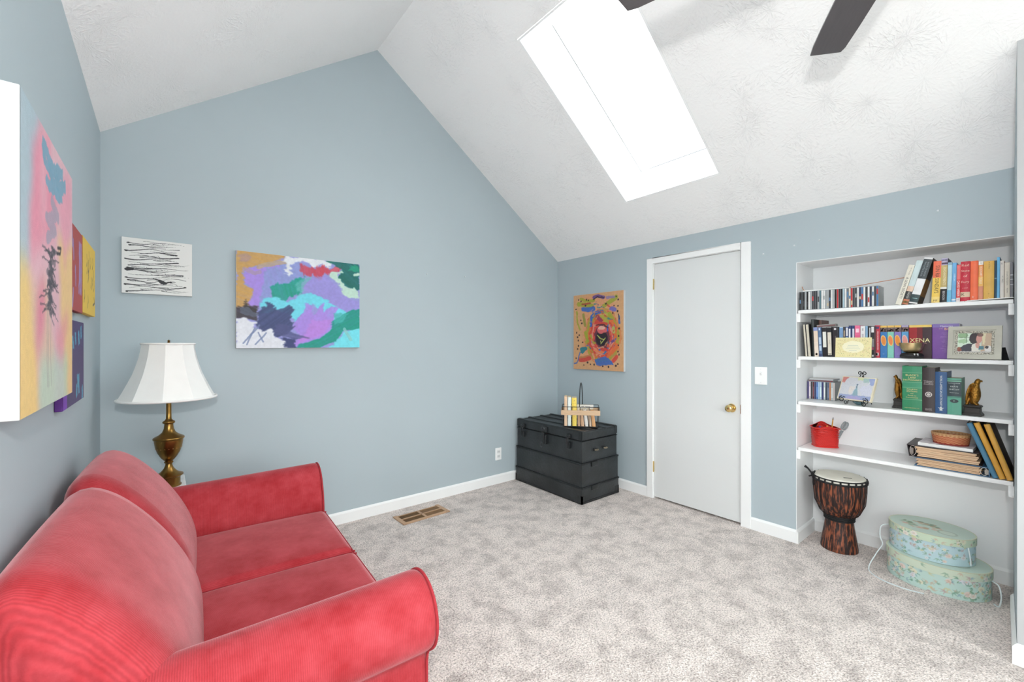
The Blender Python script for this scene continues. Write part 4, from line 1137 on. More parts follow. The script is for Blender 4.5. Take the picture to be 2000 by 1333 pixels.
P_ = [ # label, yl, yr, h, colour, bands, texts, lean deg
 ('orange and yellow paperback with bold black title on the top shelf', .386, .353, .230, (245, 206, 96), [(.60, 1.0, (240, 118, 88)), (.0, .14, (246, 216, 130))],
   [('SUN RA SUNDAYS', .0235, .001, .56, 'd', (64, 56, 24), .80), ('MF', .013, 0, .05, 'h', (70, 60, 40))], 2.5),
 ('gold hardback with purple patterned top and black foot', .352, .326, .242, (196, 170, 110), [(.84, 1.0, (190, 180, 206)), (.0, .30, (40, 40, 42)), (.30, .345, (238, 236, 228)), (.345, .84, (200, 178, 118)), (.86, .90, (110, 80, 110)), (.94, .97, (120, 130, 180))],
   [('ENCHANTMENTS', .0155, .002, .59, 'd', (240, 228, 190), .8), ('BENSON', .013, .001, .15, 'd', (200, 200, 200))], 1.5),
 ('light blue paperback with a mid-blue foot', .325, .308, .216, (190, 222, 232), [(0, .30, (120, 190, 224)), (.93, 1.0, (150, 180, 200))], [], 1.5),
 ('sky blue paperback with white specks', .307, .290, .211, (118, 178, 226), [(.03, .07, (220, 236, 246))], [('EVERYDAY', .0085, .001, .62, 'd', (220, 236, 248))], 1.2),
 ('pink-red paperback with large white lettering', .289, .274, .198, (232, 86, 84), [(.0, .10, (240, 226, 226)), (.60, .98, (240, 120, 120))], [('DAVID WEBER', .013, 0, .35, 'd', (248, 236, 234)), ('o', .010, 0, .05, 'h', (90, 80, 120))], 1.0),
 ('crimson hardback with blocky pale title', .273, .2375, .212, (202, 50, 68), [(.10, .23, (226, 198, 168))],
   [('Red', .0185, 0, .90, 'h', (236, 190, 176)), ('State', .0155, 0, .76, 'h', (236, 196, 180)), ('of', .0185, 0, .63, 'h', (238, 190, 180)), ('Fury', .0165, 0, .48, 'h', (236, 190, 176)), ('a novel', .007, 0, .33, 'h', (244, 200, 196)), ('K', .02, -.008, .165, 'h', (70, 60, 56))], .5),
 ('plain orange hardback with a small emblem at the foot', .2368, .2085, .210, (250, 118, 78), [], [('2', .012, -.004, .09, 'h', (240, 230, 224)), ('.', .02, .002, .085, 'h', (60, 60, 60))], .5),
 ('orange and yellow paperback with white letters reading down', .2078, .190, .205, (244, 160, 90), [(.905, 1.0, (246, 242, 236)), (.0, .36, (226, 150, 120)), (.36, .60, (250, 196, 110))],
   [('ECKHART TOLLE', .0118, 0, .64, 'd', (252, 244, 226)), ('s', .010, 0, .955, 'h', (60, 60, 90))], .5),
 ('mustard yellow hardback, widest of the yellow books', .1893, .152, .200, (228, 182, 92), [], [('A. R. Ellery', .008, .001, .88, 'd', (140, 106, 46)), ('*', .016, 0, .13, 'h', (170, 130, 60)), ('v', .008, 0, .05, 'h', (250, 230, 180))], .5),
 ('thin dark navy book next to the mustard hardback', .1515, .1435, .199, (26, 62, 86), [(.52, .55, (110, 150, 170))], [], .4),
 ('tall bright blue slim book near the right end', .1430, .1325, .215, (112, 186, 232), [], [], .4),
 ('off-white book with a maroon back cover near the right end', .1318, .1175, .190, (224, 218, 210), [], [('H. L. PRICE', .007, .001, .50, 'd', (120, 116, 112)), ('NS', .007, -.002, .92, 'd', (80, 80, 90))], .3),
 ('beige book with grey print, second from the right end', .1165, .0985, .178, (218, 210, 196), [], [('COLLECTED ESSAYS', .008, 0, .55, 'd', (126, 122, 116)), ('MORAN', .007, 0, .20, 'd', (126, 122, 116))], .3),
 ('grey speckled book at the right end of the top shelf', .0975, .0865, .178, (130, 130, 136), [(.35, .37, (210, 210, 216)), (.5, .52, (220, 220, 226)), (.62, .65, (210, 210, 216))], [], 0),
]
for lb, yl, yr, h, c_, bands, tx, ln in P_:
    up = .004 if yl > .2 else (.006 if yl > .14 else .011)
    k = {}
    if 'maroon' in lb: k['side'] = [(0, 1, (130, 50, 48))]
    if 'tall bright blue' in lb or 'thin dark' in lb: k['side'] = [(0, 1, (20, 40, 60))]
    if 'patterned' in lb: k['side'] = [(0, 1, (74, 70, 110))]
    shelf_book(lb, yl, yr, h, .15, c_, X0, 0, dz=up, lean=R_(ln), bands=bands, texts=tx, group=g, hard='hardback' in lb, **k)
b = MB().box(.0, .17, .0, .155, .0005, .0035).box(.006, .165, .002, .15, .0038, .0055)
o = b.build('paper_stack', mat('white_card', (240, 240, 238), .6)); place(o, (XR + .004, .254, SZ[0] + .0003), (0, R_(-2.2), FR)); o.location.z += .0
tag(o, 'loose white papers under the books at the right of the top shelf', 'papers')
o = MB().box(0, .155, 0, .15, .0005, .0032).build('paper_stack', mat('white_card', (240, 240, 238), .6)); place(o, (XR + .004, .412, SZ[0]), (0, 0, FR))
tag(o, 'white sheet lying under the orange and yellow paperback', 'papers')

# --- second shelf
g = 'tapes and books on the second shelf'
m_vhs = mat('black_tape_plastic', (30, 30, 33), .35)
def tape(label, yl, yr, h, col, bands=(), texts=(), dp=.105, lean=0, xf=XR + .030, cat='video tape', name='video_tape', rough=.35, oval=None, tot=None):
    if yl < .64 and yr > .2:
        xf = XR + .084; yl *= 1.0165; yr *= 1.0165; h += .002
    w = yl - yr - .0008
    t = thing(name, label, cat, (xf, (yl + yr)/2, SZ[1] + .0005), (0, R_(lean), FR), g)
    MB().box(-w/2, w/2, 0, dp, 0, h).build('sleeve', cmat(col, rough), t, bevel=.0008)
    for x0, x1, z0, z1, c_ in bands:
        MB().box(w*(x0 - .5), w*(x1 - .5), -.0006, .001, z0*h, z1*h).build('spine_print', cmat(c_, rough), t)
    if oval:
        (z0, rx, rz, c_, c2) = oval
        for sc_, cc, yy in ((1.0, c_, -.0010), (.80, c2, -.0014)):
            n = 20; vs = []
            for k in range(n):
                a = 2*PI*k/n; x = rx*sc_*math.cos(a) + .25*rx*-math.sin(a)*sc_; vs.append((x, yy, z0*h + rz*sc_*math.sin(a)))
            MB().add(vs, [tuple(range(n))]).build('oval_print', cmat(cc, rough), t)
    for tx in texts:
        s, size, x, z, r, c_ = tx[:6]
        text(s, size, t, cmat(c_, rough), x, z*h, -.0018, r, squash=tx[6] if len(tx) > 6 else 1.0)
    return t
# spiral notebooks
for yl, yr, lb in ((.999, .986, 'cream spiral notebook at the left end of the second shelf'), (.983, .966, 'white spiral notebook second from the left on the second shelf')):
    w = yl - yr
    t = thing('spiral_notebook', lb, 'notebook', (XR + .034, (yl + yr)/2, SZ[1] + .001), (0, R_(-4), FR), g)
    MB().box(-w/2 + .001, w/2 - .001, .006, .15, 0, .214).build('pages', m_pages, t)
    MB().box(-w/2, -w/2 + .001, .003, .152, 0, .216).box(w/2 - .001, w/2, .003, .152, 0, .216).build('cover', cmat((60, 60, 62)), t)
    pts = []
    for i in range(24*10 + 1):
        a = 2*PI*i/10; pts.append((w*.42*math.cos(a), .004 + w*.42*math.sin(a), .006 + i/240*.202))
    MB().tube(pts, .0013, 5).build('spiral_coil', cmat((226, 222, 210), .35), t, smooth=True)
shelf_book('tall charcoal album on the second shelf, third from the left', .962, .947, .249, .17, (52, 58, 58), XR + .05, 1, group=g, lean=R_(-2))
book('brown covered album behind the tapes', .016, .246, .16, (116, 82, 74), (XR + .142, .940, SZ[1] + .0005), (0, R_(-1), FR), group=g, hard=True)
tape('peach and white tape with a blue top', .9435, .920, .194, (228, 208, 190), [(0, 1, .88, 1, (130, 144, 190)), (0, 1, .0, .5, (232, 216, 200)), (.2, .7, .05, .12, (226, 180, 150))], lean=-2.5)
tape('blue-grey tape with pale lettering', .919, .8995, .193, (92, 116, 152), [(.2, .8, .42, .66, (190, 208, 226)), (.2, .8, .2, .38, (196, 212, 228)), (.1, .9, .0, .1, (60, 72, 110)), (.3, .7, .9, .97, (200, 210, 230))], lean=-2.5)
tape('black video tape with a short white label', .8985, .8735, .194, (36, 36, 40), [(.0, 1, .985, 1, (200, 200, 200)), (.12, .88, .32, .84, (226, 226, 218))], lean=-1.5)
tape('black video tape with a long cream label', .8725, .8465, .194, (38, 38, 42), [(.0, 1, .985, 1, (200, 200, 200)), (.12, .88, .06, .82, (222, 214, 198)), (.2, .8, .08, .11, (120, 116, 110))], texts=[('VIDEO', .009, 0, .5, 'd', (150, 140, 124))], lean=-1.5)
tape('wide black box with white dots on the spine', .8455, .8115, .193, (44, 42, 46), [(.28, .62, .90, .96, (220, 220, 224)), (.40, .62, .4, .7, (92, 84, 90)), (.86, 1, 0, 1, (70, 80, 88))], lean=-.8)
tape('white tape with a blue top band', .810, .7905, .193, (232, 232, 228), [(0, 1, .62, .98, (120, 152, 190))])
tape('dark tape with a tan portrait on the spine', .790, .7785, .192, (60, 58, 62), [(.2, .8, .68, .88, (180, 160, 140))])
tape('blue and white tape', .778, .7635, .192, (74, 98, 150), [(.15, .85, .70, .97, (216, 216, 220)), (.15, .85, .5, .66, (150, 176, 210))])
tape('navy and white tape with a dark waistband', .7625, .7485, .199, (50, 64, 112), [(.1, .7, .45, .9, (226, 228, 232)), (0, 1, .56, .60, (30, 32, 44))])
tape('navy and white tape nearest the pink one', .7475, .7325, .199, (50, 64, 112), [(.3, .9, .45, .9, (216, 220, 230)), (0, 1, .56, .60, (30, 32, 44))])
tape('hot pink video tape sleeve', .7315, .7045, .199, (226, 112, 150), [(.2, .8, .78, .9, (246, 206, 220)), (.1, .9, .3, .7, (220, 96, 138))])
tape('white tape sleeve with grey figures', .7035, .6805, .194, (228, 226, 228), [(.3, .7, .55, .75, (190, 186, 190)), (.35, .65, .85, .93, (170, 168, 172))])
tape('pale blue tape sleeve', .6795, .6675, .194, (134, 170, 200))
tape('black and white striped tape', .6665, .6535, .193, (42, 42, 46), [(.5, .9, .3, .95, (210, 210, 212))])
tape('black tape with a white top label next to the red tape', .6525, .6360, .192, (40, 40, 44), [(.1, .9, .80, .98, (226, 226, 226)), (.3, .9, .34, .6, (140, 140, 144)), (.2, .8, .25, .33, (160, 70, 100)), (.3, .8, .03, .09, (220, 220, 220))])
tape('red video tape with white lettering reading down', .6350, .6100, .196, (212, 62, 80), [(.15, .85, .89, .96, (70, 50, 110)), (.2, .8, .06, .15, (236, 226, 226)), (.30, .6, .07, .14, (40, 40, 50))],
     texts=[('HIGH SCHOOL REUNION', .0105, .003, .53, 'd', (252, 232, 232), .95), ('PICTURES', .006, -.006, .5, 'd', (250, 226, 226))], rough=.3)
for i, (yl, yr, bc, oc, o2, lb) in enumerate([(.6085, .577, (66, 132, 198), (250, 206, 130), (240, 150, 70), 'blue boxed tape set with an orange oval, leftmost of four'),
                                  (.5760, .546, (142, 214, 196), (250, 206, 130), (238, 140, 80), 'mint green boxed tape set with an orange oval'),
                                  (.5450, .514, (144, 128, 200), (250, 200, 110), (242, 150, 60), 'lavender boxed tape set with an orange oval'),
                                  (.5130, .4815, (92, 160, 210), (246, 206, 196), (236, 160, 150), 'light blue boxed tape set with a coral oval')]):
    w = yl - yr
    bands = [(0, 1, .94, 1.0, (240, 196, 100) if i < 3 else (170, 160, 190)), (0, 1, .80, .94, (118, 96, 92))]
    rr = random.Random(i + 40)
    for q in range(7):
        x = rr.uniform(.02, .75); zz = rr.uniform(.80, .90); bands.append((x, x + .18, zz, zz + .035, rr.choice([(232, 196, 184), (70, 50, 50), (210, 206, 204), (150, 70, 70), (60, 70, 90)])))
    tape(lb, yl, yr, .193, bc, bands, [('THE', .006, 0, .57, 'h', (226, 90, 60)), ('BEST', .0085, 0, .50, 'h', (226, 90, 60), .9), ('vol', .006, 0, .12, 'h', (236, 240, 246)), (str(i + 1), .012, 0, .065, 'h', (240, 244, 248))][2:3] + [('~~~', .010, 0, .53, 'h', (228, 96, 64))],
         rough=.3, oval=(.535, w*.40, .033, oc, o2))
tape('wide dark red video box with large cream title', .4800, .3850, .192, (120, 26, 34), [(0, 1, .93, 1, (240, 206, 110)), (.0, .35, .45, .93, (170, 34, 42)), (.6, 1, .0, .93, (62, 36, 44)), (.25, .6, .0, .4, (88, 30, 40))],
     [('XENA', .034, -.002, .535, 'h', (250, 236, 176), .95), ('COLLECTION', .0075, .004, .445, 'h', (226, 170, 160))], cat='video box', name='video_box', rough=.25)
tx = [('Mysteries', .013, .004, .93, 'h', (236, 228, 246)), ('of the', .007, -.018, .86, 'h', (220, 180, 190)), ('Bible', .019, .014, .85, 'h', (250, 190, 130))]
rr = random.Random(8)
for i in range(17):
    tx.append((''.join(rr.choice('nmrstaeiou ') for _ in range(rr.randint(9, 22))), .0055, .006 + rr.uniform(-.006, .010), .74 - i*.034, 'h', (176, 140, 206)))
pb = tape('wide purple video box with white and orange title', .3840, .2780, .195, (118, 66, 156), [(0, 1, .90, 1, (128, 106, 178)), (.60, .75, .02, .09, (236, 228, 244))], tx, cat='video box', name='video_box', rough=.3)
MB().box(.0525, .0575, .0, .104, .001, .194).build('box_side', cmat((150, 146, 160), .4), pb)
# grey booklet lying aslant on the tapes at the left
t = thing('tape_box', 'grey video box lying on its side on top of the tapes', 'video box', (XR + .085, .895, SZ[1] + .197), (0, R_(-4), FR + R_(4)), g)
MB().box(-.046, .055, -.02, .05, .0, .016).build('sleeve', cmat((168, 168, 164)), t); MB().box(-.044, .053, -.0204, .0, .002, .011).build('spine_print', cmat((128, 86, 88)), t)
# greeting card
cv = Canvas(150, 104, (228, 218, 164), 61)
rr = random.Random(2)
for i in range(420):
    x, yv = rr.random(), rr.random()
    if abs(x - .5) < .26 and abs(yv - .47) < .22: continue
    if x < .03 or x > .97 or yv < .05 or yv > .95: continue
    cv.ellipse((x, yv), .008, .010, rr.choice([(206, 160, 120), (150, 140, 96), (222, 170, 150), (130, 150, 110), (196, 180, 120)]), .9)
cv.ellipse((.5, .47), .3, .3, (240, 236, 210), .8, .03)
for j, (yv, n) in enumerate([(.40, 8), (.48, 9), (.57, 11), (.66, 6)]):
    for q in range(n): cv.stroke([(.5 + (q - n/2)*.036, yv), (.5 + (q - n/2)*.036 + .026, yv)], .010, (150, 170, 168), .8)
t = thing('greeting_card', 'pale yellow speckled greeting card propped against the tapes', 'card', (XR + .008, .7365, SZ[1] + .0008), (R_(-7), 0, FR))
MB().box(-.0905, .0905, 0, .0012, 0, .124).build('card', cmat((234, 226, 170)), t)
grid_paint('printed_face', cv.img, .179, .1225, t, -.0895, .0008, -.0005)
# singing bowl on a black cushion
t = thing('ring_cushion', 'black cloth cushion under the brass bowl on the second shelf', 'cushion', (XR + .026, .4680, SZ[1] + .0005))
m_cush = mat('black_cushion_cloth', (28, 29, 32), .6, var=.2, bump=.3, bscale=90)
MB().lathe([(.0, 0), (.040, 0), (.048, .004), (.052, .013), (.050, .023), (.042, .030), (.03, .032), (0, .030)], 40).build('cushion', m_cush, t, smooth=True)
for a in (-2.45, -2.75):
    MB().rbox(.040*math.cos(a) - .010, .040*math.cos(a) + .003, .046*math.sin(a) - .004, .046*math.sin(a) + .004, .010, .030, .003, 2, 1).build('trim_strip', cmat((200, 204, 206), .4), t, smooth=True)
o = MB().lathe([(.0, .0), (.024, .0), (.036, .008), (.046, .024), (.0530, .044), (.0545, .056), (.0535, .0575), (.0515, .056), (.050, .044), (.043, .025), (.033, .010), (0, .004)], 48).build('singing_bowl', mat('hammered_gold_brass', (216, 194, 146), .34, 1.0, var=.15, scale=30), smooth=True)
place(o, (XR + .026, .4690, SZ[1] + .0335)); tag(o, 'small shiny brass bowl standing on a black cushion', 'bowl')
# photo frame (tilted back)
cv = Canvas(130, 92, (206, 214, 200), 71)
cv.poly([(0,0),(.42,0),(.42,.9),(0,.9)], (214, 232, 214), .02); cv.ellipse((.16,.12), .16, .14, (120, 160, 110), .7, .1); cv.ellipse((.18,.42), .16, .10, (150, 190, 140), .7, .1)
cv.stroke([(.28,0),(.27,.5)], .018, (110, 130, 110)); cv.stroke([(0,.22),(.40,.22)], .016, (120, 140, 120))
cv.poly([(.72,0),(1,0),(1,1),(.70,1)], (196, 172, 148), .02); cv.poly([(.74,0),(.84,0),(.80,.6),(.72,.6)], (222, 212, 178), .03)
cv.ellipse((.52,.28), .17, .30, (60, 54, 58), 1, .03); cv.ellipse((.64,.30), .085, .22, (206, 150, 140), 1, .03); cv.ellipse((.66,.10), .09, .10, (120, 92, 86), .9, .03)
cv.poly([(0,.95),(.10,.72),(.28,.55),(.50,.52),(.56,.70),(.40,1.0)], (70, 70, 80), .03); cv.ellipse((.06,.86), .08, .13, (150, 86, 70), .9, .05)
cv.poly([(.44,.60),(.58,.52),(.66,.74),(.60,1.0),(.44,1.0)], (226, 222, 212), .03); cv.ellipse((.60,.62), .06, .14, (206, 150, 138), .9, .03)
cv.poly([(.64,.66),(.78,.66),(.78,.84),(.64,.84)], (90, 134, 146), .01); cv.ellipse((.90,.82), .10, .18, (226, 224, 222), 1, .04); cv.ellipse((.87,.72), .05, .07, (60, 56, 60), .9, .04)
cv.poly([(0,.93),(1,.93),(1,1),(0,1)], (196, 194, 190), .03)
t = thing('photo_frame', 'silver photo frame with a family snapshot at the right of the second shelf', 'photo frame', (XR + .016, .2240, SZ[1] + .0025), (R_(-11), R_(0), FR - R_(5)))
FW, FH, FD = .198, .178, .016
m_silver = mat('champagne_silver', (182, 180, 168), .34, .4, var=.05)
m_silver2 = mat('ornate_silver', (176, 172, 160), .4, .6, var=.5, scale=170, bump=.6, bscale=170, c0=.42, c1=.58)
def bar(b, ax, a0, a1, o0, o1, y0, y1, s):
    pass
fb = MB()
for w0, w1, y0, y1 in ((0.0, .020, -.012, 0), (.020, .026, -.007, 0)):
    x0, x1, z0, z1 = -FW/2 + w0, FW/2 - w0, w0, FH - w0; d_ = w1 - w0
    fb.prism([(x0, z0), (x1, z0), (x1 - d_, z0 + d_), (x0 + d_, z0 + d_)], 'y', y0, y1).prism([(x0, z1), (x0 + d_, z1 - d_), (x1 - d_, z1 - d_), (x1, z1)], 'y', y0, y1)
    fb.prism([(x0, z0), (x0 + d_, z0 + d_), (x0 + d_, z1 - d_), (x0, z1)], 'y', y0, y1).prism([(x1, z0), (x1, z1), (x1 - d_, z1 - d_), (x1 - d_, z0 + d_)], 'y', y0, y1)
fb.build('outer_moulding', m_silver, t)
fb = MB(); x0, x1, z0, z1, d_ = -FW/2 + .026, FW/2 - .026, .026, FH - .026, .011
for pg in ([(x0, z0), (x1, z0), (x1 - d_, z0 + d_), (x0 + d_, z0 + d_)], [(x0, z1), (x0 + d_, z1 - d_), (x1 - d_, z1 - d_), (x1, z1)], [(x0, z0), (x0 + d_, z0 + d_), (x0 + d_, z1 - d_), (x0, z1)], [(x1, z0), (x1, z1), (x1 - d_, z1 - d_), (x1 - d_, z0 + d_)]):
    fb.prism(pg, 'y', -.006, 0)
fb.build('inner_moulding', m_silver2, t)
grid_paint('photograph', cv.img, FW - .072, FH - .072, t, -FW/2 + .036, .036, -.003, m=paint_mat('glossy_print', .2))
MB().box(-FW/2 + .004, FW/2 - .004, .0, .006, .004, FH - .004).build('backing', m_black, t)
es = MB().prism([(.0, .0), (.004, .0), (.004, .075), (.0, .075)], 'x', -.022, .022).build('easel_back', m_black, t); es.location = (.100, .045, -.002); es.rotation_euler = (R_(24), 0, R_(-24))

# ------------------------------------------------------------------ third shelf
seq3 = [((74, 62, 120), 'purple'), ((214, 196, 206), 'pink-white'), (DG, 'charcoal'), ((96, 40, 48), 'dark red'), ((52, 62, 110), 'navy'), ((78, 124, 190), 'blue'), ((176, 206, 232), 'pale blue'), ((186, 210, 230), 'light blue'),
        ((58, 66, 120), 'indigo'), ((210, 222, 222), 'white-teal'), ((66, 84, 100), 'slate'), ((96, 110, 140), 'blue-grey'), ((216, 150, 110), 'orange'), ((206, 222, 228), 'icy white'), ((232, 222, 218), 'cream-white')]
wc = .0107
for i, (cc, nm) in enumerate(seq3):
    disc('%s CD case, %s from the left on the third shelf' % (nm, ordw(i + 1)), 1.034 - i*wc, 1.034 - (i+1)*wc, XR + .192, SZ[2] + .0005, cc, group='CDs on the third shelf', mark=(.15, .7, tuple(min(255, v + 40) for v in cc)) if i % 2 else None)
for j, (cc, lb, dy) in enumerate([((118, 58, 70), 'maroon CD case lying flat on the third-shelf discs', 0), ((206, 208, 210), 'white CD case lying on top of the maroon one', .004)]):
    t = thing('compact_disc_case', lb, 'CD case', (XR + .194, .956 - dy, SZ[2] + .1256 + j*.0105), (0, 0, FR + R_(2 - 4*j)), 'CDs on the third shelf')
    MB().box(-.071, .071, 0, .125, 0, .010).build('case', m_case, t); MB().box(-.069, .069, -.0006, .003, .002, .008).build('spine_insert', cmat(cc, .3), t)
    MB().box(-.068, .068, .004, .12, .0098, .0104).build('cover_sheet', cmat((196, 190, 188), .3), t)

# small painting on a wire easel
er = FR - R_(25); ebase = (XR + .062, .718, SZ[2] + .0005)
ez = thing('wire_easel', 'black scrolled wire easel holding the small painting on the third shelf', 'easel', ebase, (0, 0, er))
def spiral(cx, cz, r0, r1, a0, turns, n=26, y=0.0):
    return [(cx + (r0 + (r1 - r0)*i/n)*math.cos(a0 + turns*2*PI*i/n), y, cz + (r0 + (r1 - r0)*i/n)*math.sin(a0 + turns*2*PI*i/n)) for i in range(n + 1)]
rw = .0024
b = MB()
for s in (-1, 1):
    up = [(s*.040, -.030, .030)] + [(s*x, yy, z) for x, yy, z in ((.052, -.040, .046), (.064, -.046, .050),)] 
    b.tube(resample(up, 10) if False else up, rw, 6)
    sp_ = [(s*p[0], -.046, p[2]) for p in spiral(.072, .034, .019, .005, PI/2, -1.25)]
    b.tube(sp_, rw, 6)
    dn = [(s*.040, -.030, .030), (s*.044, -.034, .016)] + [(s*p[0], -.034, p[2]) for p in spiral(.056, .0150, .0130, .004, PI, 1.25)]
    b.tube(dn, rw, 6)
b.tube([(-.040, -.030, .030), (-.02, -.032, .028), (.02, -.032, .028), (.040, -.030, .030)], rw, 6)
b.build('front_scrolls', m_wire, ez, smooth=True)
b = MB()
b.tube([(-.040, -.030, .030), (-.030, .0, .10), (-.008, .028, .190)], rw, 6).tube([(.040, -.030, .030), (.030, .0, .10), (.008, .028, .190)], rw, 6)
for s in (-1, 1): b.tube([(s*p[0] + .0, .028, p[2]) for p in spiral(.014, .200, .013, .004, -PI*.8, -1.3)], rw, 6)
b.tube([(0, .028, .185), (0, .075, .10), (0, .105, .0025)], rw, 6)
b.build('back_frame', m_wire, ez, smooth=True)
cv = Canvas(120, 82, (206, 208, 214), 81)
cv.poly([(-.1,-.1),(.28,-.1),(.05,.25),(-.1,.3)], (206, 120, 112), .05, streak=.3); cv.poly([(.45,-.1),(.75,-.1),(.62,.14),(.48,.12)], (206, 214, 160), .05, streak=.3)
cv.poly([(.62,-.1),(.85,-.1),(.82,.2),(.7,.2)], (160, 190, 186), .05, streak=.3); cv.poly([(.82,-.1),(1.1,-.1),(1.1,.34),(.86,.28)], (150, 164, 206), .05, streak=.2)
cv.poly([(.62,.36),(.9,.30),(1.0,.8),(.7,.8)], (206, 208, 224), .06, streak=.4); cv.poly([(.30,.4),(.42,.38),(.42,.75),(.30,.75)], (222, 214, 208), .06, streak=.4)
cv.poly([(-.1,.80),(1.1,.80),(1.1,1.1),(-.1,1.1)], (150, 162, 200), .02, streak=.15); cv.poly([(.25,.88),(.7,.88),(.7,1),(.25,1)], (170, 160, 204), .05, streak=.3)
cv.poly([(.43,.82),(.445,.62),(.485,.50),(.495,.34),(.525,.34),(.535,.50),(.575,.62),(.59,.82)], (142, 172, 184), .012); cv.poly([(.495,.34),(.525,.34),(.53,.48),(.495,.48)], (110, 130, 144), .01); cv.ellipse((.51,.31), .03, .03, (100, 120, 140), .9)
cv.grain(.08)
t = thing('small_canvas', 'small painting of a pale blue bottle resting on the wire easel', 'painting', ebase, (0, 0, er))
cw, ch = .208, .152
fr = MB().box(-cw/2, cw/2, 0, .014, 0, ch).build('canvas', mat('cream_canvas_edge', (226, 216, 190), .7), t, bevel=.0015)
pf = grid_paint('painted_face', cv.img, cw - .014, ch - .012, t, -cw/2 + .007, .006, -.0006)
for o in (fr, pf): o.location = (0, -.046, .0335); o.rotation_euler = (R_(-19), 0, 0)
o = MB().lathe([(.0, .0), (.010, .0), (.016, .004), (.030, .016), (.034, .022), (.032, .022), (.020, .010), (0, .006)], 24).build('glass_dish', mat('teal_glass', (96, 130, 138), .12, 0, var=.35, scale=60, coat=.5), smooth=True)
place(o, (XR + .080, .722, SZ[2] + .0005)); tag(o, 'small teal glass dish tucked under the wire easel', 'dish')

# eagle bookends
m_gold = mat('antique_gold', (170, 122, 52), .32, .85, var=.3, scale=70, bump=.5, bscale=140)
m_onyx = mat('dark_bronze_plinth', (52, 50, 48), .4, .3, var=.2)
def eagle(label, loc, rz, slim=1.0):
    t = thing('eagle_bookend', label, 'bookend', loc, (0, 0, rz), 'eagle bookends')
    t.scale = (slim, 1, 1)
    def stp(hw, hd, z): return [(-hw, -hd, z), (hw, -hd, z), (hw, hd, z), (-hw, hd, z)]
    MB().rings([stp(.037, .034, 0), stp(.037, .034, .008), stp(.034, .030, .014), stp(.030, .027, .019), stp(.029, .026, .042), stp(.033, .030, .046), stp(.033, .030, .053), stp(.027, .024, .058)]).build('plinth', m_onyx, t, bevel=.002)
    # body: rings of ellipses, leaning; local x is the way the eagle faces
    path = [(.002, .060, .016, .014), (.006, .072, .021, .018), (.010, .088, .026, .022), (.012, .106, .029, .025), (.012, .124, .029, .026), (.012, .142, .026, .023), (.015, .156, .020, .018), (.019, .168, .0155, .0145), (.023, .180, .0160, .0140), (.026, .190, .0150, .0130), (.027, .197, .010, .009), (.027, .2005, .003, .003)]
    path = [(a*.7, .058 + (z - .058) * .985, r1*.74, r2*.9) for a, z, r1, r2 in path]
    rs = [[(cx + ra*math.cos(2*PI*k/20), rb*math.sin(2*PI*k/20), z) for k in range(20)] for cx, z, ra, rb in path]
    MB().rings(rs).build('body', m_gold, t, smooth=True, angle=80)
    MB().rings([[(.026 + dx*.7, s*w, .186 + dz) for s, w, dz in ((1, wv, 0), (0, 0, hv), (-1, wv, 0), (0, 0, -hv))] for dx, wv, hv in ((0, .006, .006), (.008, .005, .005), (.013, .003, .004))] + [[(.036, 0, .180)]*4]).build('beak', m_gold, t, smooth=True)
    for s in (-1, 1):
        w = MB(); prof = [(.020, .160, .010), (.004, .162, .016), (-.012, .150, .019), (-.024, .128, .019), (-.032, .100, .016), (-.036, .076, .011), (-.036, .062, .005)]
        up_, lo_ = [], []
        rs = []
        for j, (x, z, th) in enumerate(prof):
            hw = [.006, .016, .021, .021, .017, .011, .004][j]
            rs.append([(x*.62 + hw*.36*math.cos(q), s*(.010 + th*.55 + .006*math.sin(q)), z + hw*math.sin(q + .6)) for q in np.linspace(0, 2*PI, 12, endpoint=False)])
        w.rings(rs); w.build('wing', m_gold, t, smooth=True, angle=80)
        MB().rings([[(.004 + .008*math.cos(q) + .012*u, s*.011 + .006*math.sin(q), .058 + .014*(1 - u)) for q in np.linspace(0, 2*PI, 8, endpoint=False)] for u in (0, .5, 1)]).build('foot', m_gold, t, smooth=True)
    MB().rings([[(-.012 - .010*u + .008*math.cos(q), (.012 + .006*u)*math.sin(q), .092 - .034*u) for q in np.linspace(0, 2*PI, 10, endpoint=False)] for u in (0, .5, 1)]).build('tail', m_gold, t, smooth=True)
    return t
eagle('gold eagle bookend on a dark plinth right of the green two-tone book', (XR + .070, .2300, SZ[2] + .0005), R_(-95))
eagle('gold eagle bookend half hidden behind the green law dictionary', (XR + .120, .5385, SZ[2] + .0005), R_(90), .68)

g = 'reference books between the eagle bookends'
gilt = (226, 206, 150)
shelf_book('thick green hardback dictionary with gilt title', .510, .4245, .257, .175, (46, 132, 92), XR + .032, 2, group=g,
     bands=[(.845, .855, (120, 176, 140)), (.635, .645, (120, 176, 140)), (.51, .52, (120, 176, 140)), (.245, .255, (120, 176, 140)), (.855, .99, (56, 142, 104)), (.52, .635, (60, 144, 108))],
     texts=[("BLACK'S", .0150, 0, .795, 'h', gilt), ('LAW', .0150, 0, .738, 'h', gilt), ('DICTIONARY', .0128, 0, .685, 'h', gilt), ('FOURTH', .0115, 0, .475, 'h', gilt), ('EDITION', .0115, 0, .430, 'h', gilt), ('with', .008, 0, .385, 'h', gilt),
            ('Guide to', .0105, 0, .340, 'h', gilt), ('Pronunciation', .0092, 0, .295, 'h', gilt), ('WEST PUBLISHING CO.', .0062, 0, .06, 'h', gilt)])
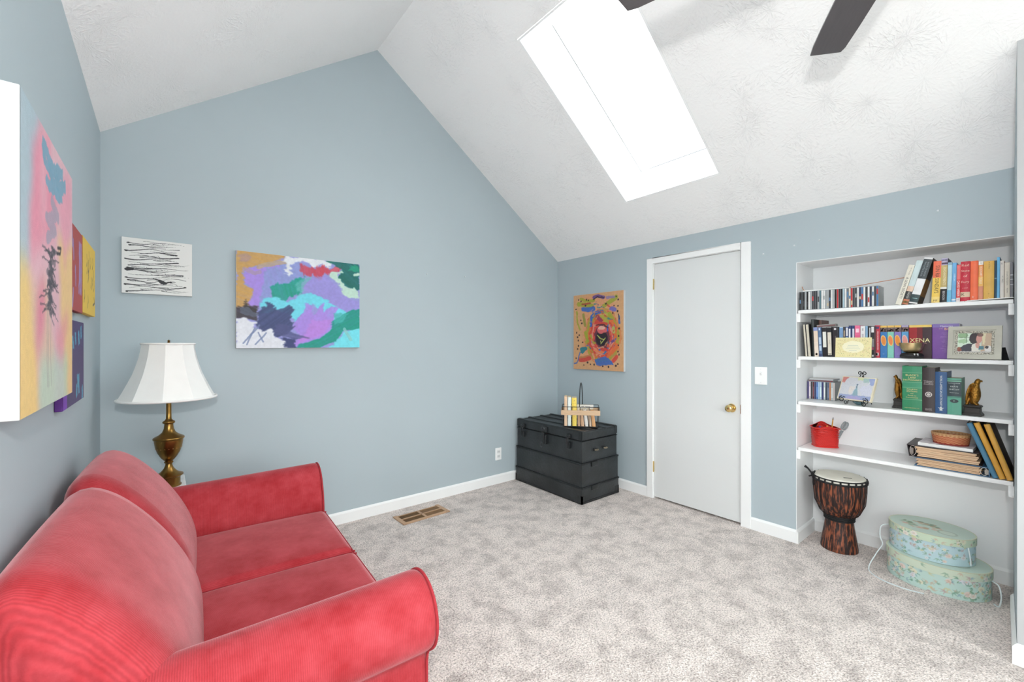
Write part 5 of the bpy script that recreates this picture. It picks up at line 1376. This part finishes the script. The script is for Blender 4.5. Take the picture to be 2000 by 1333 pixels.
bk_ = shelf_book('dark brown hardback dictionary with silver seal', .4240, .3715, .250, .185, (58, 48, 50), XR + .030, 2, group=g,
     texts=[("Webster's", .0096, 0, .700, 'h', (200, 192, 190)), ('Collegiate', .0092, 0, .665, 'h', (200, 192, 190)), ('Dictionary', .0092, 0, .630, 'h', (200, 192, 190)), ('SECOND', .007, 0, .075, 'h', (190, 184, 182)), ('EDITION', .007, 0, .05, 'h', (190, 184, 182))])
def ringmark(parent, z, r0, r1, c, y=-.0052, n=24, sx=1.0):
    vs = [(sx*r*math.cos(2*PI*k/n), y, z + r*math.sin(2*PI*k/n)) for r in (r0, r1) for k in range(n)]
    if r1 <= 0: MB().add(vs[:n], [tuple(range(n))]).build('seal_print', cmat(c), parent)
    else: MB().add(vs, [(k, (k+1) % n, n + (k+1) % n, n + k) for k in range(n)]).build('seal_print', cmat(c), parent)
ringmark(bk_, .100, .0145, .0105, (200, 194, 190)); ringmark(bk_, .100, .0075, 0, (196, 190, 186))
bl_ = shelf_book('navy blue hardback dictionary with silver vertical title', .3710, .3240, .230, .19, (48, 86, 132), XR + .025, 2, group=g,
     texts=[('WORLD-AMERICAN DICTIONARY', .0128, 0, .54, 'd', (220, 222, 220), .87)])
MB().add([(-.013, -.0053, .032), (-.004, -.0053, .026), (.004, -.0053, .026), (.013, -.0053, .032), (.004, -.0053, .031), (0, -.0053, .040), (-.004, -.0053, .031)], [(0, 1, 2, 3, 4, 5, 6)])\
    .add([(-.006, -.0053, .016), (.006, -.0053, .016), (.005, -.0053, .024), (-.005, -.0053, .024)], [(0, 1, 2, 3)]).build('emblem_print', cmat((220, 222, 220)), bl_)
gk = shelf_book('two-tone green hardback of poems with a dark title block', .3235, .2690, .198, .16, (92, 160, 138), XR + .023, 2, group=g,
     bands=[(.50, .905, (52, 66, 72)), (.905, .935, (120, 176, 150)), (.935, .95, (60, 72, 76)), (.47, .485, (60, 100, 94))], side=[(0, 1, (74, 132, 108))],
     texts=[('COMPLETE POEMS', .0055, 0, .86, 'h', (206, 214, 210)), ('of', .006, 0, .815, 'h', (206, 214, 210)), ('KEATS', .0105, 0, .77, 'h', (206, 214, 210)), ('and', .006, 0, .73, 'h', (206, 214, 210)), ('SHELLEY', .0105, 0, .69, 'h', (206, 214, 210)), ('Modern Library', .0055, 0, .60, 'h', (206, 214, 210))])
ringmark(gk, .074, .0095, 0, (44, 56, 62), y=-.0050, sx=1.7); text('K', .012, gk, cmat((160, 190, 180)), 0, .074, -.0056)

# ------------------------------------------------------------------ lowest shelf
zq = SZ[3] + .0005
rb = thing('red_bucket', 'red woven-look plastic basket at the left of the lowest shelf', 'basket', (XR + .172, .925, zq), (0, 0, R_(-56)))
def red_mat():
    m = bpy.data.materials.new('red_woven_plastic'); m.use_nodes = True
    nt = m.node_tree; N = nt.nodes; L = nt.links; b_ = N['Principled BSDF']; b_.inputs['Roughness'].default_value = .35
    tc = N.new('ShaderNodeTexCoord'); br = N.new('ShaderNodeTexBrick'); mp = N.new('ShaderNodeMapping')
    sp = N.new('ShaderNodeSeparateXYZ'); cb = N.new('ShaderNodeCombineXYZ'); ad = N.new('ShaderNodeMath'); ad.operation = 'ADD'
    L.new(tc.outputs['Object'], sp.inputs[0]); L.new(sp.outputs[0], ad.inputs[0]); L.new(sp.outputs[1], ad.inputs[1])
    L.new(ad.outputs[0], cb.inputs[0]); L.new(sp.outputs[2], cb.inputs[1]); L.new(cb.outputs[0], br.inputs['Vector'])
    br.inputs['Scale'].default_value = 42; br.inputs['Mortar Size'].default_value = .10; br.inputs['Mortar Smooth'].default_value = .5
    br.inputs['Color1'].default_value = rgba((232, 48, 38)); br.inputs['Color2'].default_value = rgba((228, 44, 36)); br.inputs['Mortar'].default_value = rgba((196, 34, 30))
    L.new(br.outputs['Color'], b_.inputs['Base Color'])
    iv = N.new('ShaderNodeMath'); iv.operation = 'SUBTRACT'; iv.inputs[0].default_value = 1; L.new(br.outputs['Fac'], iv.inputs[1])
    bp = N.new('ShaderNodeBump'); bp.inputs['Strength'].default_value = .6; bp.inputs['Distance'].default_value = .003
    L.new(iv.outputs[0], bp.inputs['Height']); L.new(bp.outputs[0], b_.inputs['Normal'])
    return m
m_redw = red_mat(); m_red = mat('red_plastic', (218, 42, 36), .3, var=.04)
def rrect(hw, hd, r, n=6):
    out = []
    for cx, cy, a0 in ((hw - r, hd - r, 0), (-hw + r, hd - r, PI/2), (-hw + r, -hd + r, PI), (hw - r, -hd + r, 3*PI/2)):
        out += [(cx + r*math.cos(a0 + PI/2*k/n), cy + r*math.sin(a0 + PI/2*k/n)) for k in range(n + 1)]
    den = []
    for i in range(len(out)):
        p, q = np.array(out[i]), np.array(out[(i + 1) % len(out)]); m_ = max(1, int(np.linalg.norm(q - p) / .006))
        den += [tuple(p + (q - p)*k/m_) for k in range(m_)]
    return den
def rim_z(x, y, hw):
    u = abs(x) / hw
    return .128 + .030 * math.exp(-(u / .50) ** 2) * (1.0 if y > -.02 else .45)
rs = []
for s in np.linspace(0, 1, 10):
    hw, hd = .066 + .010*s, .050 + .008*s
    rs.append([(x, y_, s * rim_z(x, y_, hw)) for x, y_ in rrect(hw, hd, .026)])
inn = [[(x*.955, y_*.945, max(z, .004)) for x, y_, z in r] for r in rs[::-1]]
MB().rings(rs + inn).build('bucket_wall', m_redw, rb, smooth=True, angle=60)
MB().tube(rs[-1], .0032, 6, closed=True).build('rim', m_red, rb, smooth=True)
MB().tube([(x*1.02, y_*1.02, .004) for x, y_ in rrect(.066, .050, .026)], .0035, 6, closed=True).build('foot_rim', m_red, rb, smooth=True)
Mrb = Matrix.Translation(rb.location) @ Euler((0, 0, R_(-56))).to_matrix().to_4x4()
def in_bucket(o, x, y_, rx, ry):
    o.matrix_world = Mrb @ Matrix.Translation((x, y_, .008)) @ Euler((rx, ry, 0)).to_matrix().to_4x4()
t = thing('pencil', 'yellow pencil sticking up out of the red basket', 'pencil'); in_bucket(t, .030, .0, R_(-4), R_(7))
MB().lathe([(.0036, 0), (.0036, .176)], 6).build('shaft', cmat((218, 158, 70)), t); MB().lathe([(.0036, .176), (.0012, .190), (0, .193)], 6).build('tip', cmat((70, 60, 50)), t)
t = thing('scissors', 'grey handled scissors standing in the red basket', 'scissors'); in_bucket(t, .052, -.004, R_(0), R_(24))
ms = mat('grey_handle', (134, 140, 142), .4)
for s in (-1, 1):
    MB().tube([(s*.007 + .010*math.cos(a), .003*s, .150 + .026*math.sin(a)) for a in np.linspace(0, 2*PI, 20, endpoint=False)], .0048, 8, closed=True).build('handle', ms, t, smooth=True)
    MB().prism([(s*.002 - .006, 0.004), (s*.002 + .006, .02), (s*.004 + .006, .115), (s*.004 - .006, .115)], 'y', s*.001, s*.003).build('blade', mat('scissor_steel', (186, 190, 192), .25, .9), t)
for lb, x, y_, rx, ry, c_, h in (('purple marker cap showing inside the red basket', -.012, .01, 4, -8, (100, 50, 150), .128), ('orange marker showing inside the red basket', .016, .018, -6, 4, (236, 160, 60), .130), ('red marker showing inside the red basket', .006, .026, -3, 9, (190, 40, 50), .126)):
    t = thing('marker_pen', lb, 'marker', group='pens in the red basket'); in_bucket(t, x, y_, R_(rx), R_(ry))
    MB().lathe([(.005, 0), (.005, h*.7)], 10).build('barrel', cmat((232, 230, 226)), t, smooth=True); MB().lathe([(.0058, h*.7), (.0058, h - .004), (.004, h)], 10).build('cap', cmat(c_, .3), t, smooth=True)

# binders lying flat: open edge towards the room
m_sheets = mat('binder_sheets', (222, 190, 156), .75, var=.16, scale=14, stretch=(1, 1, 40))
def binder(label, loc, rz, w, dp, th, col, spine, fan_=.0, slant=0.0):
    """spine: -1 left, +1 right; covers are thin boards, sheets between"""
    t = thing('ring_binder', label, 'binder', loc, (0, 0, rz), 'binders stacked on the lowest shelf')
    mc = cmat(col, .45); e = .003
    MB().box(-w/2, w/2, 0, dp, 0, e).build('cover', mc, t, bevel=.0008); MB().box(-w/2 - slant, w/2 - slant, 0, dp, th - e, th).build('cover', mc, t, bevel=.0008)
    xs = spine*w/2
    MB().prism([(xs, 0), (xs - spine*e, 0), (xs - spine*e - slant, th), (xs - slant, th)], 'y', 0, dp).build('spine', mc, t)
    n = 7; x0, x1 = -w/2 + .012, w/2 - .012
    if spine < 0: x0 += .022
    else: x1 -= .022
    for k in range(n):
        za, zb_ = e + .002 + (th - 2*e - .004)*k/n, e + .002 + (th - 2*e - .004)*(k + .88)/n
        sh_ = .006*math.sin(k*2.1) - slant*k/n
        pts = []
        m_ = 9
        for q in range(m_): x = x0 + (x1 - x0)*q/(m_ - 1) + sh_; pts.append((x, zb_ + fan_*math.sin(q*.8 + k*.5)))
        for q in range(m_ - 1, -1, -1): x = x0 + (x1 - x0)*q/(m_ - 1) + sh_; pts.append((x, za + fan_*math.sin(q*.8 + (k - .12)*.5)))
        MB().prism(pts, 'y', .004 + .004*(k % 3), dp - .004).build('sheet_bundle', m_sheets, t)
    for yy in (.010, .11, .21):
        MB().tube([(xs - spine*.020 - slant*.5 + .013*math.cos(a), yy, th/2 + (th/2 - .005)*math.sin(a)) for a in np.linspace(0, 2*PI, 18, endpoint=False)], .0022, 6, closed=True).build('ring', mat('ring_steel', (190, 190, 186), .25, .9), t, smooth=True)
    MB().box(xs - spine*.004, xs - spine*.018, .004, dp - .004, th*.25 if spine > 0 else th*.2, th*.75).build('ring_plate', mat('ring_plate_steel', (150, 146, 140), .3, .8), t)
    return t
binder('blue ring binder at the bottom of the stack on the lowest shelf', (XR + .018, .312, zq), FR, .290, .27, .050, (82, 124, 162), 1)
binder('dark grey ring binder in the middle of the stack', (XR + .018, .336, zq + .0505), FR, .285, .27, .066, (70, 64, 66), -1, .0014, slant=.010)
cvm = Canvas(90, 70, (226, 224, 228), 91)
for i in range(60): cvm.ellipse((random.Random(i).random(), random.Random(i + 99).random()), .05, .03, random.Random(i).choice([(196, 190, 200), (150, 148, 158), (236, 234, 236), (90, 84, 94)]), .7, .05)
t = thing('magazine', 'white thick catalogue lying on the grey binder', 'magazine', (XR + .030, .335, zq + .1170), (0, 0, FR + R_(-2)))
MB().box(-.108, .108, 0, .20, .0005, .017).build('pages', mat('white_card', (240, 240, 238), .6), t)
grid_paint('printed_cover', cvm.img, .216, .20, t, surf=lambda U, V: np.stack([-.108 + .216*U, .20*V, np.full_like(U, .0175)], -1))
# woven basket
wb = thing('woven_basket', 'small red and tan woven oval basket on the catalogue', 'basket', (XR + .112, .318, zq + .1350))
nx, ny = 120, 26
img = np.zeros((ny, nx, 3)); U, V = np.meshgrid(np.arange(nx), np.arange(ny))
chk = (((U // 3) + (V // 2)) % 2); base_ = np.where((chk == 0)[..., None], np.array((176, 78, 54.)), np.array((206, 146, 98.)))
img[:] = base_; img[:6] = np.where(((U[:6] // 2) % 2 == 0)[..., None], np.array((204, 160, 116.)), np.array((186, 136, 92.))); img[-4:] = (150, 56, 46)
def wsurf(ro, ri, z0, z1):
    def f(U, V):
        r = ro + (ri - ro)*V; wv = .0012*np.sin(U*2*PI*40 + (np.floor(V*13) % 2)*PI)
        a = 2*PI*U - PI/2
        return np.stack([(r*.90 + wv)*np.cos(a), (r + wv)*np.sin(a), z0 + (z1 - z0)*V], -1)
    return f
grid_paint('outer_weave', img, 0, 0, wb, surf=wsurf(.070, .079, 0, .060), m=paint_mat('straw_weave', .6))
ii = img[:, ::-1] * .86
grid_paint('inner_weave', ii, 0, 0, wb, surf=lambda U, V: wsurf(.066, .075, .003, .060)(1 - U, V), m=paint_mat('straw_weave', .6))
MB().tube([(.0775*.90*math.cos(a), .0775*math.sin(a), .060) for a in np.linspace(0, 2*PI, 48, endpoint=False)], .003, 6, closed=True).build('rim', cmat((196, 152, 104)), wb, smooth=True)
MB().lathe([(0, .0015), (.068, .0015), (.068, .0035), (0, .0035)], 40, sx=.90).build('bottom', cmat((150, 70, 50)), wb)
# leaning binders at the right
def lean_binder(label, y, lean, w, h, col, side_c, xf):
    t = thing('album', label, 'album', (xf, y, zq + abs(w/2*math.sin(R_(lean))) + .0005), (0, R_(lean), FR), 'albums leaning at the right of the lowest shelf')
    b = MB(); sp = [(w/2*math.cos(a), -w*.35*math.sin(a)) for a in np.linspace(0, PI, 13)]
    b.prism(sp[::-1] + [(-w/2, .012), (w/2, .012)][::1], 'z', 0, h); b.build('spine', cmat(col, .5), t, smooth=True, angle=50)
    MB().box(-w/2, -w/2 + .004, .012, .25, 0, h).box(w/2 - .004, w/2, .012, .25, 0, h).build('cover', cmat(side_c, .5), t)
    MB().box(-w/2 + .004, w/2 - .004, .012, .244, .004, h - .004).build('pages', m_pages2, t)
lean_binder('blue album leaning on the binder stack', .1465, -19.2, .021, .286, (74, 126, 156), (40, 66, 84), XR + .016)
lean_binder('ochre album leaning between the blue one and another ochre one', .1225, -18.5, .022, .290, (214, 158, 62), (70, 52, 36), XR + .016)
lean_binder('ochre album leaning at the right end of the lowest shelf', .0970, -16.5, .022, .284, (212, 160, 70), (70, 54, 40), XR + .016)

# ------------------------------------------------------------------ djembe
dj = thing('djembe_drum', 'carved dark wood goblet drum with white skin head in the alcove', 'drum', (XR + .135, .836, 0))
m_djw = mat('charred_carved_wood', (40, 24, 22), .45, var=.2, scale=58, stretch=(1.5, 1.5, .24), col2=(154, 84, 54), c0=.47, c1=.64, bump=.6, bscale=58)
MB().lathe([(.060, .001), (.100, .001), (.101, .012), (.096, .05), (.088, .10), (.080, .15), (.0755, .19), (.0755, .215), (.084, .228), (.102, .245), (.120, .275), (.131, .31), (.137, .35), (.139, .40), (.139, .445), (.134, .452)], 48).build('shell', m_djw, dj, smooth=True)
hd = MB().lathe([(.1385, .452), (.1395, .462), (.138, .474), (.133, .479), (.10, .4815), (.05, .4825), (0, .483)], 48, cap0=False).build('drum_head', mat('goat_skin_head', (238, 234, 222), .55, var=.04, scale=12), dj, smooth=True)
MB().prism([(-.022, -.006), (.022, -.006), (.022, .006), (-.022, .006)], 'z', .4822, .4832).build('printed_mark', cmat((90, 88, 84)), hd); hd.children[0].location = (-.045, -.055, .0004); hd.children[0].rotation_euler = (0, 0, R_(-60))
m_rope = mat('black_rope', (24, 24, 26), .7, var=.2, bump=.4, bscale=200)
for z, r, tr_ in ((.449, .1425, .0065), (.2225, .082, .006), (.210, .079, .006), (.198, .079, .006)):
    MB().tube([(r*math.cos(a), r*math.sin(a), z) for a in np.linspace(0, 2*PI, 48, endpoint=False)], tr_, 8, closed=True).build('rope_ring', m_rope, dj, smooth=True)
MB().tube([(.1425*math.cos(a), .1425*math.sin(a), .470) for a in np.linspace(0, 2*PI, 48, endpoint=False)], .0042, 8, closed=True).build('rope_ring', m_rope, dj, smooth=True)
for k in range(22):
    a = 2*PI*k/22
    c1, s1 = math.cos(a), math.sin(a)
    MB().tube([(.1435*c1, .1435*s1, .474), (.1465*c1, .1465*s1, .460), (.1435*c1, .1435*s1, .444)], .0052, 6).build('rope_knot', m_rope, dj, smooth=True)
    MB().tube([(.1425*c1, .1425*s1, .444), (.1415*c1, .1415*s1, .39), (.1345*c1, .1345*s1, .31), (.1055*c1, .1055*s1, .242), (.083*c1, .083*s1, .222)], .0022, 6).build('tension_rope', mat('dark_rope', (40, 28, 26), .7), dj, smooth=True)
dx, dy = -.070, .120
MB().tube([(dx, dy, .440), (dx*1.08, dy*1.12, .480), (dx*1.18, dy*1.28, .508), (dx*1.28, dy*1.40, .520)], [.010, .006, .006, .009], 8).tube([(dx*1.0, dy*1.05, .470), (dx*.8, dy*1.0, .492)], .005, 6).tube([(dx*1.06, dy*1.1, .462), (dx*1.3, dy*1.2, .458)], .005, 6).build('strap_end', m_rope, dj, smooth=True)
MB().tube([(dx*1.02, dy*1.04, .46), (dx*1.03, dy*1.03, .42), (dx*1.02, dy*1.02, .40)], .006, 6).build('strap_end', m_rope, dj, smooth=True)

# ------------------------------------------------------------------ floral hat boxes
def floral(nx, ny, base, seed, n, asp, rose=True):
    cvx = Canvas(nx, ny, base, seed); cvx.asp = asp; r = random.Random(seed)
    px = 1.0
    for i in range(n):
        x, yv = r.random(), r.uniform(.08, .92); s = r.uniform(.4, 1.0) * .016
        kind = r.random()
        if kind < .22:
            for q in range(3):
                a = r.uniform(0, 6.28); cvx.stroke([(x, yv), (x + 1.9*s*math.cos(a), yv + 1.9*s*math.sin(a)/asp)], .008, r.choice([(92, 140, 120), (120, 158, 120), (110, 150, 160)]), .85, .0, True)
            col = r.choice([(226, 220, 212), (224, 206, 198), (220, 220, 196), (214, 216, 220)])
            cvx.ellipse((x, yv), s*.95, s*.95/asp, col, .95, .006); cvx.ellipse((x - s*.15, yv + s*.1/asp), s*.5, s*.45/asp, tuple(int(v*.92) for v in col), .8, .006); cvx.ellipse((x + s*.1, yv), s*.22, s*.2/asp, (222, 184, 164), .8)
        else:
            a = r.uniform(0, 6.28); c_ = r.choice([(98, 146, 124), (130, 164, 140), (140, 170, 180), (196, 172, 150), (206, 196, 140), (180, 150, 150)])
            for q in range(3):
                aa = a + q*.7; cvx.stroke([(x + .4*s*math.cos(aa), yv + .4*s*math.sin(aa)/asp), (x + 1.5*s*math.cos(aa), yv + 1.5*s*math.sin(aa)/asp)], .006, c_, .6, .0, True)
    return cvx.img
m_box = paint_mat('printed_paper', .5)
m_cord = mat('white_cord', (222, 232, 234), .6)
def hatbox(label, loc, ax_, ay_, h, lid, base, lidc, seed, rot):
    t = thing('hat_box', label, 'hat box', loc, (0, 0, rot), 'stacked floral hat boxes')
    per = 2*PI*math.sqrt((ax_*ax_ + ay_*ay_)/2)
    def side(rx, ry, z0, z1):
        return lambda U, V: np.stack([rx*np.cos(2*PI*U), ry*np.sin(2*PI*U), z0 + (z1 - z0)*V], -1)
    grid_paint('box_wall', floral(520, 60, base, seed, 230, (h/per)), 0, 0, t, surf=side(ax_, ay_, 0.001, h - lid*.4), m=m_box)
    ld = grid_paint('lid_band', floral(420, 22, lidc, seed + 1, 45, (lid/per)), 0, 0, t, surf=side(ax_ + .004, ay_ + .004, h - lid, h), m=m_box)
    nr = 40; A_ = 140
    cvt = Canvas(A_, nr, (196, 214, 200), seed + 2)
    P = np.stack(np.meshgrid(np.linspace(0, 2*PI, A_), np.linspace(0, 1, nr)), -1)
    rr_ = np.random.default_rng(seed)
    X = P[..., 1]*np.cos(P[..., 0]); Y = P[..., 1]*np.sin(P[..., 0])
    im = np.tile(np.array((196, 214, 202.)), (nr, A_, 1))
    def blob(cx, cy, rx, ry, c_, al=.9):
        d = np.hypot((X - cx)/rx, (Y - cy)/ry); a = np.clip((1.1 - d)*4, 0, 1)*al; im[:] = im*(1 - a[..., None]) + np.array(c_)*a[..., None]
    r = random.Random(seed)
    for q in range(46):
        a = r.uniform(0, 6.28); d = r.uniform(.25, .62)
        blob(-.12 + d*.75*math.cos(a)*.9, .12 + d*math.sin(a)*.9, r.uniform(.04, .10), r.uniform(.04, .09), r.choice([(150, 172, 140), (190, 160, 130), (126, 150, 126), (206, 186, 160), (170, 190, 170), (214, 170, 150)]), .8)
    blob(-.30, -.42, .24, .22, (150, 166, 150)); blob(-.30, -.42, .20, .19, (206, 220, 206))
    im[-2:] = (206, 214, 190)
    sf = lambda U, V: np.stack([(ax_ + .0043)*(1 - V)*np.cos(2*PI*U), (ay_ + .0043)*(1 - V)*np.sin(2*PI*U), np.full_like(U, h + .0002) + 0*V], -1)
    grid_paint('lid_top', im, 0, 0, t, surf=lambda U, V: sf(U, V), m=m_box)
    MB().tube([((ax_ + .003)*math.cos(a), (ay_ + .003)*math.sin(a), h - .001) for a in np.linspace(0, 2*PI, 60, endpoint=False)], .0018, 6, closed=True).build('lid_edge', cmat((206, 206, 178)), t, smooth=True)
    MB().lathe([(0, .0005), (.99, .0005), (.99, .0015), (0, .0015)], 60, sx=ax_, sy=ay_).build('bottom', cmat((190, 206, 200)), t)
    return t
b1 = hatbox('larger oval floral hat box on the carpet under the shelves', (XR + .075, .372, 0), .172, .212, .150, .042, (188, 214, 206), (202, 214, 194), 301, R_(-4))
b2 = hatbox('smaller oval floral hat box stacked on the larger one', (XR + .095, .398, .1508), .148, .178, .146, .040, (186, 210, 216), (198, 214, 190), 401, R_(-4))
MB().tube(resample([(-.012, .182, .100), (-.035, .212, .085), (-.055, .213, .03), (-.060, .200, -.015), (-.085, .222, -.070), (-.165, .238, -.147), (-.250, .165, -.1475), (-.268, .06, -.1475), (-.245, -.02, -.1475)], 60), .003, 6).build('carry_cord', m_cord, b2, smooth=True)
MB().tube(resample([(-.070, -.160, .105), (-.078, -.168, .06), (-.070, -.170, .012)], 12), .003, 6).build('carry_cord', m_cord, b2, smooth=True)
MB().tube(resample([(-.020, -.213, .105), (-.045, -.240, .10), (-.055, -.250, .05), (-.075, -.245, .006), (-.060, -.226, .004)], 24), .0032, 6).build('carry_cord', m_cord, b1, smooth=True)
